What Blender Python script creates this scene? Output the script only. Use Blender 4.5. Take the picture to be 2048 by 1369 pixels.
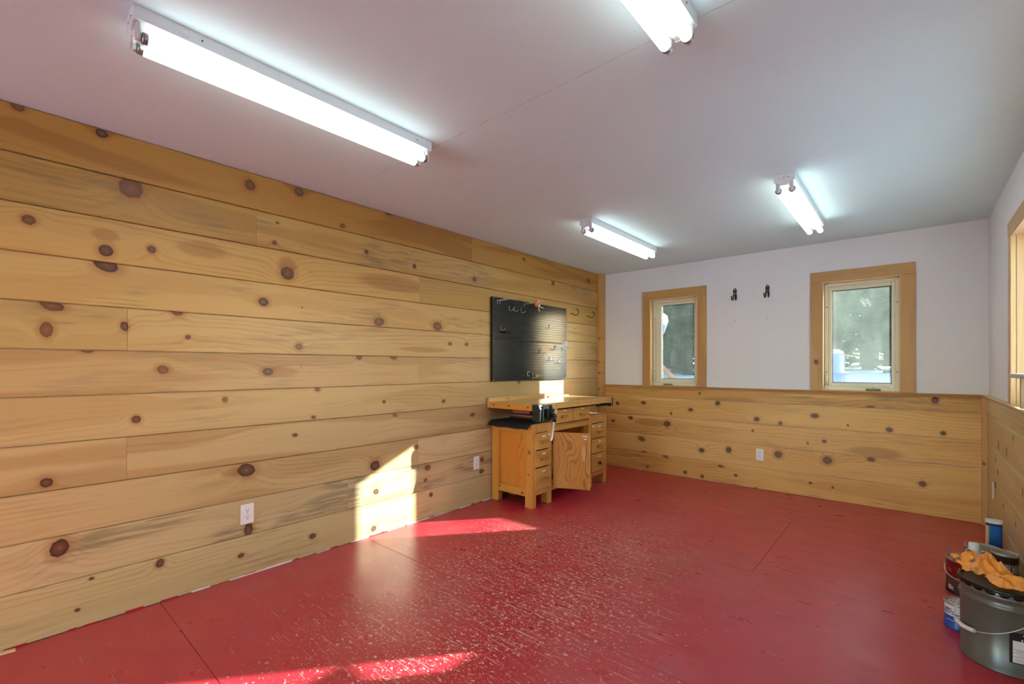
import bpy, bmesh, math, random
from mathutils import Matrix, Vector, noise as mnoise

for o in list(bpy.data.objects):
    bpy.data.objects.remove(o)
S = bpy.context.scene
COL = S.collection
PI = math.pi

# ------------------------------------------------------------------ camera
cd = bpy.data.cameras.new('camera')
cam = bpy.data.objects.new('camera', cd)
COL.objects.link(cam)
cam.location = (3.0245, 0.0, 1.2585)
cam.rotation_euler = (PI / 2, 0, 0.71741)
cd.sensor_width = 36.0
cd.lens = 917.12 / 2048 * 36
cd.shift_y = 49.68 / 2048
cd.clip_start = 0.02
cd.clip_end = 300
S.camera = cam

# ------------------------------------------------------------------ light
SUN_DIR = Vector((0.628, 0.778, 0.345)).normalized()     # towards the sun
SUN_STRENGTH = 48.0
SKY_STRENGTH = 2.0
TUBE_STRENGTH = 3.3
w = bpy.data.worlds.new('sky')
S.world = w
w.use_nodes = True
wn = w.node_tree
bg = wn.nodes['Background']
sky = wn.nodes.new('ShaderNodeTexSky')
sky.sky_type = 'NISHITA'
sky.sun_disc = False
sky.sun_elevation = math.asin(SUN_DIR.z)
sky.sun_rotation = math.atan2(SUN_DIR.x, SUN_DIR.y)
sky.air_density = 1.0
sky.dust_density = 1.2
sky.ozone_density = 1.0
wn.links.new(sky.outputs[0], bg.inputs[0])
bg.inputs[1].default_value = SKY_STRENGTH
sd = bpy.data.lights.new('sun', 'SUN')
sd.energy = SUN_STRENGTH
sd.angle = math.radians(0.6)
sd.color = (0.90, 0.97, 0.96)
sun = bpy.data.objects.new('sun', sd)
COL.objects.link(sun)
sun.rotation_euler = SUN_DIR.to_track_quat('Z', 'Y').to_euler()
sun.location = (8, 12, 6)

S.view_settings.view_transform = 'Standard'
S.view_settings.look = 'None'
S.view_settings.gamma = 1.0
S.view_settings.use_curve_mapping = False
S.view_settings.exposure = 0.80
S.cycles.use_denoising = True
S.cycles.use_light_tree = False
S.cycles.max_bounces = 7
S.cycles.diffuse_bounces = 5
S.cycles.glossy_bounces = 3
S.cycles.transmission_bounces = 2
S.cycles.transparent_max_bounces = 8
S.cycles.adaptive_threshold = 0.02
S.cycles.caustics_reflective = False
S.cycles.caustics_refractive = False
S.cycles.sample_clamp_indirect = 6.0

# ------------------------------------------------------------------ helpers
def srgb(r, g, b):
    f = lambda c: (c / 255 / 12.92) if c / 255 <= 0.04045 else ((c / 255 + 0.055) / 1.055) ** 2.4
    return (f(r), f(g), f(b), 1.0)


def tag(o, label=None, cat=None, group=None, kind=None):
    if label: o['label'] = label
    if cat: o['category'] = cat
    if group: o['group'] = group
    if kind: o['kind'] = kind
    return o


def empty(name, loc, label=None, cat=None, group=None, kind=None):
    o = bpy.data.objects.new(name, None)
    COL.objects.link(o)
    o.location = loc
    o.empty_display_size = 0.05
    o['_base'] = list(loc)
    return tag(o, label, cat, group, kind)


def attach(o, parent):
    """parent o (built in world coordinates) to parent without moving it"""
    if parent is None:
        return o
    o.parent = parent
    p = parent
    off = Vector((0, 0, 0))
    if '_base' in p.keys():
        off = Vector(p['_base'])
    o.matrix_parent_inverse = Matrix.Translation(-off)
    return o


def mesh_obj(name, me, mat=None, parent=None, smooth=False):
    if mat is not None:
        if isinstance(mat, (list, tuple)):
            for m in mat:
                me.materials.append(m)
        else:
            me.materials.append(mat)
    if smooth:
        for p in me.polygons:
            p.use_smooth = True
    o = bpy.data.objects.new(name, me)
    COL.objects.link(o)
    return attach(o, parent)


class MB:
    """collects shapes into ONE mesh"""
    def __init__(self):
        self.v, self.f, self.mi, self.sm = [], [], [], []

    def add(self, vs, fs, mi=0, sm=False):
        b = len(self.v)
        self.v += [tuple(p) for p in vs]
        for q in fs:
            self.f.append(tuple(b + i for i in q)); self.mi.append(mi); self.sm.append(sm)
        return self

    def box(self, x0, x1, y0, y1, z0, z1, mi=0):
        vs = [(x, y, z) for z in (z0, z1) for y in (y0, y1) for x in (x0, x1)]
        return self.add(vs, [(0, 2, 3, 1), (4, 5, 7, 6), (0, 1, 5, 4), (2, 6, 7, 3), (0, 4, 6, 2), (1, 3, 7, 5)], mi)

    def bbox(self, x0, x1, y0, y1, z0, z1, b=0.004, mi=0):
        """box with chamfered edges"""
        b = min(b, (x1 - x0) / 2.2, (y1 - y0) / 2.2, (z1 - z0) / 2.2)
        bm = bmesh.new()
        bmesh.ops.create_cube(bm, size=1)
        for q in bm.verts:
            q.co = Vector(((x0 + x1) / 2 + q.co.x * (x1 - x0), (y0 + y1) / 2 + q.co.y * (y1 - y0), (z0 + z1) / 2 + q.co.z * (z1 - z0)))
        bmesh.ops.bevel(bm, geom=list(bm.edges), offset=b, segments=1, affect='EDGES', profile=0.5)
        bm.verts.ensure_lookup_table(); bm.verts.index_update()
        self.add([q.co[:] for q in bm.verts], [[q.index for q in f.verts] for f in bm.faces], mi)
        bm.free()
        return self

    def prism(self, prof, a0, a1, put, mi=0):
        """profile list [(p,q)] extruded from a0 to a1; put(p,q,a)->xyz"""
        n = len(prof)
        vs = [put(p, q, a0) for p, q in prof] + [put(p, q, a1) for p, q in prof]
        fs = [(i, (i + 1) % n, n + (i + 1) % n, n + i) for i in range(n)]
        fs += [tuple(range(n))[::-1], tuple(range(n, 2 * n))]
        return self.add(vs, fs, mi)

    def tube(self, pts, r, seg=8, mi=0, cap=True):
        pts = [Vector(p) for p in pts]
        rs = r if isinstance(r, (list, tuple)) else [r] * len(pts)
        t0 = (pts[1] - pts[0]).normalized()
        up = Vector((0, 0, 1)) if abs(t0.z) < 0.9 else Vector((1, 0, 0))
        a = t0.cross(up).normalized()
        vs, fs = [], []
        for i, p in enumerate(pts):
            t = (pts[min(i + 1, len(pts) - 1)] - pts[max(i - 1, 0)]).normalized()
            a = (a - t * a.dot(t)).normalized()
            b = t.cross(a)
            for k in range(seg):
                an = 2 * PI * k / seg
                vs.append(p + (a * math.cos(an) + b * math.sin(an)) * rs[i])
        for i in range(len(pts) - 1):
            for k in range(seg):
                fs.append((i * seg + k, i * seg + (k + 1) % seg, (i + 1) * seg + (k + 1) % seg, (i + 1) * seg + k))
        self.add(vs, fs, mi, True)
        if cap:
            n = len(pts)
            self.add(vs[:seg], [tuple(range(seg))[::-1]], mi)
            self.add(vs[(n - 1) * seg:], [tuple(range(seg))], mi)
        return self

    def lathe(self, prof, c=(0, 0, 0), seg=40, mi=0, sm=True, axis='z'):
        """prof [(r,h)] about an axis through c"""
        vs, fs = [], []
        n = len(prof)
        for k in range(seg):
            a = 2 * PI * k / seg
            for r, h in prof:
                p = (r * math.cos(a), r * math.sin(a), h)
                if axis == 'x': p = (h, r * math.cos(a), r * math.sin(a))
                if axis == 'y': p = (r * math.sin(a), h, r * math.cos(a))
                vs.append((c[0] + p[0], c[1] + p[1], c[2] + p[2]))
        for k in range(seg):
            for i in range(n - 1):
                j = (k + 1) % seg
                fs.append((k * n + i, j * n + i, j * n + i + 1, k * n + i + 1))
        return self.add(vs, fs, mi, sm)

    def build(self, name, mat, parent=None, smooth=False):
        me = bpy.data.meshes.new(name)
        me.from_pydata(self.v, [], self.f)
        for p, m, s in zip(me.polygons, self.mi, self.sm):
            p.material_index = m
            p.use_smooth = s or smooth
        bm = bmesh.new(); bm.from_mesh(me)
        bmesh.ops.remove_doubles(bm, verts=bm.verts, dist=1e-6)
        bmesh.ops.recalc_face_normals(bm, faces=bm.faces)
        bm.to_mesh(me); bm.free()
        me.update()
        return mesh_obj(name, me, mat, parent)


def bx(name, x0, x1, y0, y1, z0, z1, mat, parent=None, b=0.003):
    m = MB()
    if b:
        m.bbox(x0, x1, y0, y1, z0, z1, b)
    else:
        m.box(x0, x1, y0, y1, z0, z1)
    return m.build(name, mat, parent)


def copy_tree(o, parent=None):
    c = o.copy()
    COL.objects.link(c)
    if parent is not None:
        c.parent = parent
    for ch in list(o.children):
        copy_tree(ch, c)
    return c


def text_mesh(s, size, spacing=1.0):
    cu = bpy.data.curves.new('t', 'FONT')
    cu.body = s; cu.size = size; cu.space_character = spacing
    cu.resolution_u = 3
    to = bpy.data.objects.new('t', cu)
    COL.objects.link(to)
    bpy.context.view_layer.update()
    me = bpy.data.meshes.new_from_object(to)
    bpy.data.objects.remove(to)
    vs = [v.co[:] for v in me.vertices]
    fs = [tuple(p.vertices) for p in me.polygons]
    return vs, fs

# ------------------------------------------------------------------ materials
class NT:
    def __init__(self, name):
        self.mat = bpy.data.materials.new(name)
        self.mat.use_nodes = True
        self.t = self.mat.node_tree
        self.b = self.t.nodes['Principled BSDF']
        self.out = self.t.nodes['Material Output']
        self.tc = None

    def n(self, typ, **kw):
        q = self.t.nodes.new(typ)
        for k, v in kw.items():
            setattr(q, k, v)
        return q

    def put(self, sock, val):
        if isinstance(val, bpy.types.NodeSocket):
            self.t.links.new(val, sock)
        elif val is not None:
            sock.default_value = val

    def m(self, op, a, b=None, c=None, clamp=False):
        q = self.n('ShaderNodeMath', operation=op, use_clamp=clamp)
        for i, x in enumerate((a, b, c)):
            if x is not None: self.put(q.inputs[i], x)
        return q.outputs[0]

    def obj(self):
        if self.tc is None:
            self.tc = self.n('ShaderNodeTexCoord').outputs['Object']
        return self.tc

    def sep(self, v=None):
        q = self.n('ShaderNodeSeparateXYZ')
        self.put(q.inputs[0], v if v is not None else self.obj())
        return q.outputs

    def comb(self, x, y, z):
        q = self.n('ShaderNodeCombineXYZ')
        for i, a in enumerate((x, y, z)): self.put(q.inputs[i], a)
        return q.outputs[0]

    def noise(self, vec, scale=1.0, detail=2.0, rough=0.5):
        q = self.n('ShaderNodeTexNoise')
        self.put(q.inputs['Vector'], vec)
        q.inputs['Scale'].default_value = scale
        q.inputs['Detail'].default_value = detail
        q.inputs['Roughness'].default_value = rough
        return q.outputs[0]

    def rng(self, v, a, b, c=0.0, d=1.0, smooth=True):
        q = self.n('ShaderNodeMapRange')
        q.interpolation_type = 'SMOOTHSTEP' if smooth else 'LINEAR'
        self.put(q.inputs[0], v)
        for i, x in enumerate((a, b, c, d)): q.inputs[i + 1].default_value = x
        return q.outputs[0]

    def mix(self, f, a, b):
        q = self.n('ShaderNodeMix', data_type='RGBA')
        self.put(q.inputs[0], f); self.put(q.inputs[6], a); self.put(q.inputs[7], b)
        return q.outputs[2]

    def ramp(self, f, stops):
        q = self.n('ShaderNodeValToRGB')
        e = q.color_ramp.elements
        while len(e) < len(stops): e.new(0.5)
        for i, (p, c) in enumerate(stops):
            e[i].position = p
            e[i].color = c if len(c) == 4 else (*c, 1)
        self.put(q.inputs[0], f)
        return q.outputs[0]

    def fin(self, col=None, rough=None, metal=None, spec=None, bump=None, bstr=0.2, bdist=0.002):
        if col is not None: self.put(self.b.inputs['Base Color'], col)
        if rough is not None: self.put(self.b.inputs['Roughness'], rough)
        if metal is not None: self.put(self.b.inputs['Metallic'], metal)
        if spec is not None: self.put(self.b.inputs['Specular IOR Level'], spec)
        if bump is not None:
            q = self.n('ShaderNodeBump')
            q.inputs['Strength'].default_value = bstr
            q.inputs['Distance'].default_value = bdist
            self.put(q.inputs['Height'], bump)
            self.t.links.new(q.outputs[0], self.b.inputs['Normal'])
        return self.mat


def plain(name, rgb, rough=0.5, metal=0.0, spec=0.5, var=0.06, scale=20):
    """procedural paint / plastic / metal: base colour with slight mottling"""
    q = NT(name)
    c = rgb if len(rgb) == 4 else (*rgb, 1)
    nz = q.noise(q.obj(), scale, 3)
    lo = tuple(x * (1 - var) for x in c[:3]) + (1,)
    hi = tuple(min(1, x * (1 + var)) for x in c[:3]) + (1,)
    return q.fin(q.mix(nz, lo, hi), q.rng(nz, 0, 1, rough * 0.9, min(1, rough * 1.1)), metal, spec)


def wood(name, along='y', across='z', light=srgb(214, 166, 104), dark=srgb(160, 100, 48), knots=(), halos=(),
         seed=0.0, ring=30.0, ringamt=0.35, heart=0.35, stain=0.25, rough=0.40, warp=0.10, fib=0.30, spec=0.4, nf=1.0, wide=0.0):
    q = NT(name)
    ax = {'x': 0, 'y': 1, 'z': 2}
    sp = q.sep()
    u, v = sp[ax[along]], sp[ax[across]]
    P = q.comb(u, v, 0.0)
    n1 = q.noise(q.comb(q.m('MULTIPLY', u, 0.9 * nf), q.m('MULTIPLY', v, 2.2 * nf), seed * 3.1), 1.0, 1.5)
    F = q.m('ADD', v, q.m('MULTIPLY', q.m('SUBTRACT', n1, 0.5), warp * 2))
    wob = None
    md = None
    if knots or halos:
        wob = q.m('MULTIPLY', q.m('SUBTRACT', q.noise(P, 45.0, 2), 0.5), 0.38)
    for i, (cu, cv, ru, rv) in enumerate(knots):
        mp = q.n('ShaderNodeMapping', vector_type='TEXTURE')
        q.put(mp.inputs[0], P)
        mp.inputs[1].default_value = (cu, cv, 0)
        mp.inputs[2].default_value = (0, 0, ((i * 37) % 11 - 5) * 0.05)
        mp.inputs[3].default_value = (ru, rv, 1)
        ln = q.n('ShaderNodeVectorMath', operation='LENGTH')
        q.put(ln.inputs[0], mp.outputs[0])
        d = ln.outputs['Value']
        e = q.m('POWER', 0.88, q.m('MULTIPLY', d, d))
        F = q.m('MULTIPLY_ADD', e, rv * (2.2 if i % 2 else -2.2), F)
        md = d if md is None else q.m('MINIMUM', md, d)
    jit = q.noise(q.comb(q.m('MULTIPLY', u, 3.0), q.m('MULTIPLY', v, 25.0), seed), 1.0, 3)
    t = q.m('FRACT', q.m('MULTIPLY_ADD', F, ring, q.m('MULTIPLY', jit, 1.3)))
    rm = q.ramp(t, [(0.0, (.25,) * 3), (0.12, (0.02,) * 3), (0.55, (0.08,) * 3), (0.90, (1.0,) * 3), (1.0, (.25,) * 3)])
    patch = q.noise(q.comb(q.m('MULTIPLY', u, 1.1), q.m('MULTIPLY', F, 9.0), seed + 4.2), 1.0, 1.0)
    rm = q.m('MULTIPLY', rm, q.rng(patch, 0.40, 0.62, 0.12, 1.0))
    fb = q.noise(q.comb(q.m('MULTIPLY', u, 5.0), q.m('MULTIPLY', v, 260.0), seed), 1.0, 2)
    hm = q.rng(q.noise(q.comb(q.m('MULTIPLY', u, 0.55), q.m('MULTIPLY', F, 7.0), seed + 11.0), 1.0, 1.0), 0.47, 0.56)
    tone = q.m('ADD', q.m('MULTIPLY', rm, ringamt), q.m('MULTIPLY', hm, heart))
    tone = q.m('ADD', tone, q.m('MULTIPLY', q.m('SUBTRACT', fb, 0.5), fib), clamp=True)
    col = q.mix(tone, light, dark)
    if stain > 0:
        sn = q.noise(q.comb(q.m('MULTIPLY', u, 4.5), q.m('MULTIPLY', v, 48.0), seed + 21.0), 1.0, 3)
        sl = q.noise(q.comb(q.m('MULTIPLY', u, 1.4), q.m('MULTIPLY', v, 4.5), seed + 31.0), 1.0, 1)
        sm = q.m('MULTIPLY', q.rng(sn, 0.45 - wide, 0.68 - wide), q.rng(sl, 0.52 - wide, 0.64 - wide))
        col = q.mix(q.m('MULTIPLY', sm, stain), col, srgb(112, 104, 80))
    for (cu, cv, ru, rv) in halos:
        mp = q.n('ShaderNodeMapping', vector_type='TEXTURE')
        q.put(mp.inputs[0], P)
        mp.inputs[1].default_value = (cu, cv, 0)
        mp.inputs[3].default_value = (ru, rv, 1)
        ln = q.n('ShaderNodeVectorMath', operation='LENGTH')
        q.put(ln.inputs[0], mp.outputs[0])
        hd = q.m('ADD', ln.outputs['Value'], wob)
        col = q.mix(q.rng(hd, 1.15, 0.65, 0.0, 0.42), col, srgb(140, 82, 32))
    if md is not None:
        mw = q.m('ADD', md, wob)
        col = q.mix(q.rng(mw, 2.3, 1.0, 0.0, 0.45), col, srgb(150, 92, 44))
        kc = q.ramp(q.m('MULTIPLY', mw, 0.7), [(0.0, srgb(146, 106, 74)), (0.14, srgb(112, 76, 52)), (0.45, srgb(98, 64, 44)), (0.64, srgb(64, 42, 30)), (0.8, srgb(128, 86, 50))])
        kc = q.mix(q.rng(q.noise(P, 4.0, 1), 0.40, 0.62, 0.0, 0.38), kc, srgb(150, 104, 62))
        col = q.mix(q.rng(mw, 1.15, 0.95), col, kc)
    return q.fin(col, q.rng(fb, 0, 1, rough * 0.85, rough * 1.15), 0.0, spec)


M = {}
M['wall_white'] = plain('wall_white', srgb(232, 232, 234), 0.75, 0, 0.3, 0.015, 3)
M['outlet'] = plain('outlet_white', srgb(238, 238, 234), 0.35, 0, 0.5, 0.02)
M['slot'] = plain('outlet_slot', (0.02, 0.02, 0.02), 0.6)
M['enamel'] = plain('white_enamel', srgb(228, 228, 228), 0.35, 0, 0.5, 0.02)
M['holder'] = plain('lamp_holder', srgb(212, 212, 210), 0.4)
M['tube_cap'] = plain('tube_cap', srgb(150, 150, 150), 0.35, 0.8)
M['black'] = plain('black_iron', srgb(20, 20, 20), 0.42, 0, 0.5, 0.15)
M['steel'] = plain('steel', srgb(190, 190, 190), 0.3, 0.9, 0.5, 0.08)
M['wire'] = plain('zinc_wire', srgb(220, 222, 222), 0.35, 0.35, 0.5, 0.05)
M['cream'] = plain('cream_vinyl', srgb(226, 222, 196), 0.42, 0, 0.5, 0.02)
M['gasket'] = plain('gasket', srgb(60, 62, 60), 0.7)
M['knob_metal'] = plain('window_hardware', srgb(120, 118, 96), 0.4, 0.3)
M['trim'] = wood('trim_wood', 'z', 'x', srgb(198, 152, 92), srgb(150, 98, 48), seed=3, ring=55, heart=0.15, stain=0.1)
M['trim_x'] = wood('trim_wood_across', 'x', 'z', srgb(196, 150, 90), srgb(150, 98, 48), seed=5, ring=55, heart=0.2, stain=0.15)
M['trim_y'] = wood('trim_wood_side', 'y', 'z', srgb(208, 176, 120), srgb(165, 120, 66), seed=6, ring=55, heart=0.15, stain=0.1)
M['jamb'] = wood('jamb_wood', 'z', 'y', srgb(222, 186, 130), srgb(190, 140, 84), seed=8, ring=40, heart=0.1, stain=0.0)
M['jamb_right'] = wood('jamb_plywood', 'z', 'x', srgb(226, 190, 136), srgb(196, 148, 92), seed=9, ring=50, heart=0.1, stain=0.0)


def ceiling_mat():
    q = NT('ceiling_paint')
    sp = q.sep()
    nz = q.noise(q.obj(), 3.0, 2)
    wig = q.m('MULTIPLY', q.m('SUBTRACT', q.noise(q.comb(q.m('MULTIPLY', sp[0], 7.0), 0.0, 0.0), 1.0, 4), 0.5), 0.035)
    line = q.m('ABSOLUTE', q.m('SUBTRACT', q.m('SUBTRACT', sp[1], 1.583), wig))
    brk = q.rng(q.noise(q.comb(q.m('MULTIPLY', sp[0], 6.0), 0.0, 3.0), 1.0, 2), 0.38, 0.62)
    ends = q.m('MULTIPLY', q.rng(sp[0], 0.0, 0.9), q.rng(sp[0], 3.0, 2.4))
    cr = q.m('MULTIPLY', q.m('MULTIPLY', q.rng(line, 0.0026, 0.0008), brk), ends)
    base = q.mix(nz, (0.67, 0.85, 0.86, 1), (0.70, 0.875, 0.885, 1))
    return q.fin(q.mix(q.m('MULTIPLY', cr, 0.6), base, srgb(105, 105, 105)), 0.8, 0, 0.25)


def floor_mat(name='red_floor_paint', seed=0.0):
    q = NT(name)
    sp = q.sep()
    x, y = sp[0], sp[1]
    big = q.noise(q.comb(x, y, seed), 1.3, 3)
    mid = q.noise(q.comb(q.m('MULTIPLY', x, 2.0), q.m('MULTIPLY', y, 5.0), seed), 2.0, 4)
    base = q.mix(big, srgb(182, 36, 52), srgb(198, 50, 64))
    base = q.mix(q.rng(mid, 0.30, 0.85, 0.0, 0.22), base, srgb(146, 34, 42))
    # worn region in the walking zone, less near the right wall
    wear = q.noise(q.comb(x, y, 7.0), 0.85, 2)
    dx = q.m('MULTIPLY', q.m('SUBTRACT', x, 1.25), 0.70)
    dy = q.m('MULTIPLY', q.m('SUBTRACT', y, 2.2), 0.38)
    rad = q.m('SQRT', q.m('ADD', q.m('MULTIPLY', dx, dx), q.m('MULTIPLY', dy, dy)))
    zone = q.m('ADD', q.rng(rad, 1.15, 0.25, 0.0, 0.75), q.m('MULTIPLY', wear, 0.5))
    # paint chips
    c1 = q.noise(q.comb(q.m('MULTIPLY', x, 38.0), q.m('MULTIPLY', y, 58.0), 1.0), 1.0, 3, 0.60)
    ch = q.m('ADD', c1, q.m('MULTIPLY', q.m('SUBTRACT', zone, 0.6), 0.22))
    chips = q.rng(ch, 0.675, 0.705)
    c2 = q.noise(q.comb(q.m('MULTIPLY', x, 70.0), q.m('MULTIPLY', y, 120.0), 5.0), 1.0, 2, 0.6)
    ch2 = q.m('ADD', c2, q.m('MULTIPLY', q.m('SUBTRACT', zone, 0.6), 0.20))
    chips2 = q.rng(ch2, 0.69, 0.73)
    # long scratches that follow the plywood grain
    s1 = q.noise(q.comb(q.m('MULTIPLY', x, 4.5), q.m('MULTIPLY', y, 170.0), 2.0), 1.0, 1.5, 0.5)
    sc = q.m('ADD', s1, q.m('MULTIPLY', q.m('SUBTRACT', zone, 0.6), 0.17))
    scr = q.rng(sc, 0.69, 0.735)
    s2 = q.noise(q.comb(q.m('MULTIPLY', q.m('ADD', x, q.m('MULTIPLY', y, 0.5)), 60.0), q.m('MULTIPLY', q.m('SUBTRACT', y, q.m('MULTIPLY', x, 0.35)), 7.0), 9.0), 1.0, 1, 0.5)
    scr2 = q.rng(q.m('ADD', s2, q.m('MULTIPLY', q.m('SUBTRACT', zone, 0.6), 0.10)), 0.80, 0.84)
    ww = q.m('MAXIMUM', q.m('MAXIMUM', chips, q.m('MULTIPLY', chips2, 0.85)), q.m('MAXIMUM', q.m('MULTIPLY', scr, 0.75), q.m('MULTIPLY', scr2, 0.7)))
    col = q.mix(q.m('MULTIPLY', ww, 0.92), base, srgb(224, 184, 164))
    # dusty film
    du = q.noise(q.comb(q.m('MULTIPLY', x, 1.0), q.m('MULTIPLY', y, 1.0), 17.0), 2.2, 5, 0.6)
    col = q.mix(q.rng(du, 0.45, 0.85, 0.0, 0.30), col, srgb(190, 128, 124))
    # dark scuffs
    sf = q.noise(q.comb(q.m('MULTIPLY', x, 5.0), q.m('MULTIPLY', y, 9.0), 23.0), 1.0, 4, 0.6)
    col = q.mix(q.rng(sf, 0.74, 0.80, 0.0, 0.55), col, srgb(62, 34, 34))
    rg = q.m('ADD', q.rng(mid, 0.2, 0.8, 0.26, 0.38), q.m('MULTIPLY', ww, 0.10))
    hgt = q.m('ADD', q.m('MULTIPLY', ww, -0.3), q.m('MULTIPLY', q.noise(q.comb(q.m('MULTIPLY', x, 8.0), q.m('MULTIPLY', y, 60.0), 4.0), 1.0, 2), 0.5))
    return q.fin(col, rg, 0, 0.95, hgt, 0.18, 0.0012)


M['ceiling'] = ceiling_mat()
M['floor'] = floor_mat()
M['subfloor'] = plain('subfloor', srgb(70, 30, 28), 0.8)

# ------------------------------------------------------------------ room shell
D, W, H = 5.243, 3.484, 2.44
YB = -3.2


def struct(o, label=None):
    return tag(o, label, None, None, 'structure')


floor = struct(bx('floor', -0.02, W, YB, D, -0.12, -0.006, M['subfloor'], None, 0), 'red painted plywood workshop floor')
floor['_base'] = [0, 0, 0]
rows = [(-3.199, -1.83), (-1.83, -0.61), (-0.61, 0.61), (0.61, 1.83), (1.83, 3.09), (3.09, 4.28), (4.28, D - 0.002)]
for i, (a, b) in enumerate(rows):
    cuts = [0.0, 2.285, W - 0.002] if i % 2 == 1 else [0.0, 1.065, W - 0.002]
    for j in range(len(cuts) - 1):
        bx('floor_panel', cuts[j] + 0.0008, cuts[j + 1] - 0.0008, a + 0.0008, b - 0.0008, -0.018, 0.0, M['floor'], floor, 0.0012)

ceiling = struct(bx('ceiling', -0.15, W + 0.16, YB - 0.15, D + 0.16, H, H + 0.12, M['ceiling'], None, 0), 'pale grey painted drywall ceiling with a hairline crack')

# openings
WIN = [(0.657, 1.216), (2.380, 2.952)]
WZ0, WZ1 = 1.035, 2.062
RWIN = [(1.85, 4.009)]  # near part is out of view, widened to let in more daylight
FILL_DOORS = [(0.12, 1.48), (2.78, 3.38)]          # unseen glazed doors, added behind the camera to let in daylight
RZ0, RZ1 = 1.035, 2.045


def wall_with_openings(name, along, a0, a1, t0, t1, opens, z0o, z1o, label):
    """wall running along 'x' or 'y' from a0..a1, thickness t0..t1, with rectangular openings"""
    m = MB()
    def put(p0, p1, z0, z1):
        if along == 'x':
            m.box(p0, p1, t0, t1, z0, z1)
        else:
            m.box(t0, t1, p0, p1, z0, z1)
    put(a0, a1, -0.12, z0o)
    put(a0, a1, z1o, H)
    c = a0
    for (o0, o1) in sorted(opens):
        put(c, o0, z0o, z1o)
        c = o1
    put(c, a1, z0o, z1o)
    o = m.build(name, M['wall_white'])
    return struct(o, label)


wall_far = wall_with_openings('wall_far', 'x', -0.15, W + 0.15, D, D + 0.15, WIN, WZ0, WZ1, 'white drywall end wall with pine wainscot and two windows')
wall_right = wall_with_openings('wall_right', 'y', YB, D, W, W + 0.15, RWIN, RZ0, RZ1, 'white drywall side wall with pine wainscot at right')
wall_left = struct(bx('wall_left', -0.15, -0.018, YB, D, -0.12, H, M['wall_white'], None, 0), 'long side wall covered in knotty pine planks')
m = MB()
m.box(-0.15, FILL_DOORS[0][0], YB - 0.15, YB, -0.12, H).box(FILL_DOORS[0][1], FILL_DOORS[1][0], YB - 0.15, YB, -0.12, H).box(FILL_DOORS[1][1], W + 0.15, YB - 0.15, YB, -0.12, H)
for p in FILL_DOORS:
    m.box(p[0], p[1], YB - 0.15, YB, 2.10, H).box(p[0], p[1], YB - 0.15, YB, -0.12, 0.0)
wall_back = struct(m.build('wall_back', M['wall_white']), 'white wall with a glazed door behind the camera')
for o in (wall_far, wall_right, wall_left):
    o['_base'] = [0, 0, 0]

# knots (along, height, half length, half height) and brown halos of the planks
KL= [(0.092, 2.428, 0.0215, 0.018), (0.375, 2.415, 0.0225, 0.02), (0.488, 2.179, 0.048, 0.049), (1.051, 2.362, 0.028, 0.0305), (1.345, 2.405, 0.0295, 0.026), (0.126, 1.927, 0.022, 0.0205), (0.391, 1.837, 0.0265, 0.0275), (0.573, 1.879, 0.017, 0.0185), (2.022, 2.439, 0.031, 0.0155), (1.65, 2.253, 0.019, 0.014), (0.393, 1.765, 0.045, 0.03), (1.272, 1.86, 0.0405, 0.039), (1.192, 2.04, 0.012, 0.0125), (1.21, 2.17, 0.0095, 0.006), (1.838, 2.105, 0.0125, 0.0145), (2.27, 2.07, 0.015, 0.016), (2.943, 2.062, 0.0195, 0.018), (1.127, 1.661, 0.029, 0.0245), (0.684, 1.559, 0.027, 0.019), (1.943, 1.598, 0.043, 0.03), (2.508, 1.602, 0.0435, 0.034), (0.201, 1.544, 0.0395, 0.021), (0.183, 1.431, 0.021, 0.0345), (0.463, 1.465, 0.0155, 0.023), (0.735, 1.423, 0.0115, 0.0115), (1.345, 1.39, 0.0225, 0.02), (2.647, 1.459, 0.0175, 0.013), (2.843, 1.462, 0.0185, 0.014), (0.622, 1.243, 0.024, 0.0215), (1.154, 1.228, 0.0295, 0.022), (1.778, 1.328, 0.02, 0.018), (2.071, 1.333, 0.0275, 0.0155), (1.469, 1.107, 0.0175, 0.0135), (0.916, 1.066, 0.013, 0.0145), (0.509, 0.987, 0.0185, 0.0185), (1.442, 0.92, 0.014, 0.0105), (1.987, 0.993, 0.013, 0.0115), (2.574, 0.964, 0.017, 0.013), (0.183, 0.721, 0.021, 0.021), (0.323, 1.339, 0.0235, 0.012), (1.031, 0.635, 0.047, 0.036), (0.226, 0.404, 0.0315, 0.04), (1.042, 0.273, 0.0225, 0.042), (0.609, 0.21, 0.017, 0.0215), (1.435, 0.124, 0.0205, 0.0165), (1.001, 0.129, 0.016, 0.012), (0.288, 0.088, 0.009, 0.007), (0.338, 0.222, 0.009, 0.007), (1.909, 0.519, 0.0385, 0.0335), (1.918, 0.323, 0.021, 0.0185), (2.285, 0.608, 0.02, 0.016), (2.402, 0.423, 0.026, 0.0205), (2.381, 0.323, 0.0155, 0.012), (1.897, 0.052, 0.021, 0.0185), (2.439, 0.191, 0.0155, 0.0165), (3.041, 0.391, 0.02, 0.0185), (3.034, 0.285, 0.0265, 0.0185), (2.085, 0.883, 0.018, 0.0115), (1.32, 0.814, 0.016, 0.0095), (2.918, 0.821, 0.025, 0.014), (3.655, 2.371, 0.0245, 0.0155), (4.164, 2.193, 0.0285, 0.022), (4.91, 2.326, 0.035, 0.0245), (3.591, 1.915, 0.0395, 0.0205), (3.575, 1.101, 0.016, 0.015)]
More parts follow.
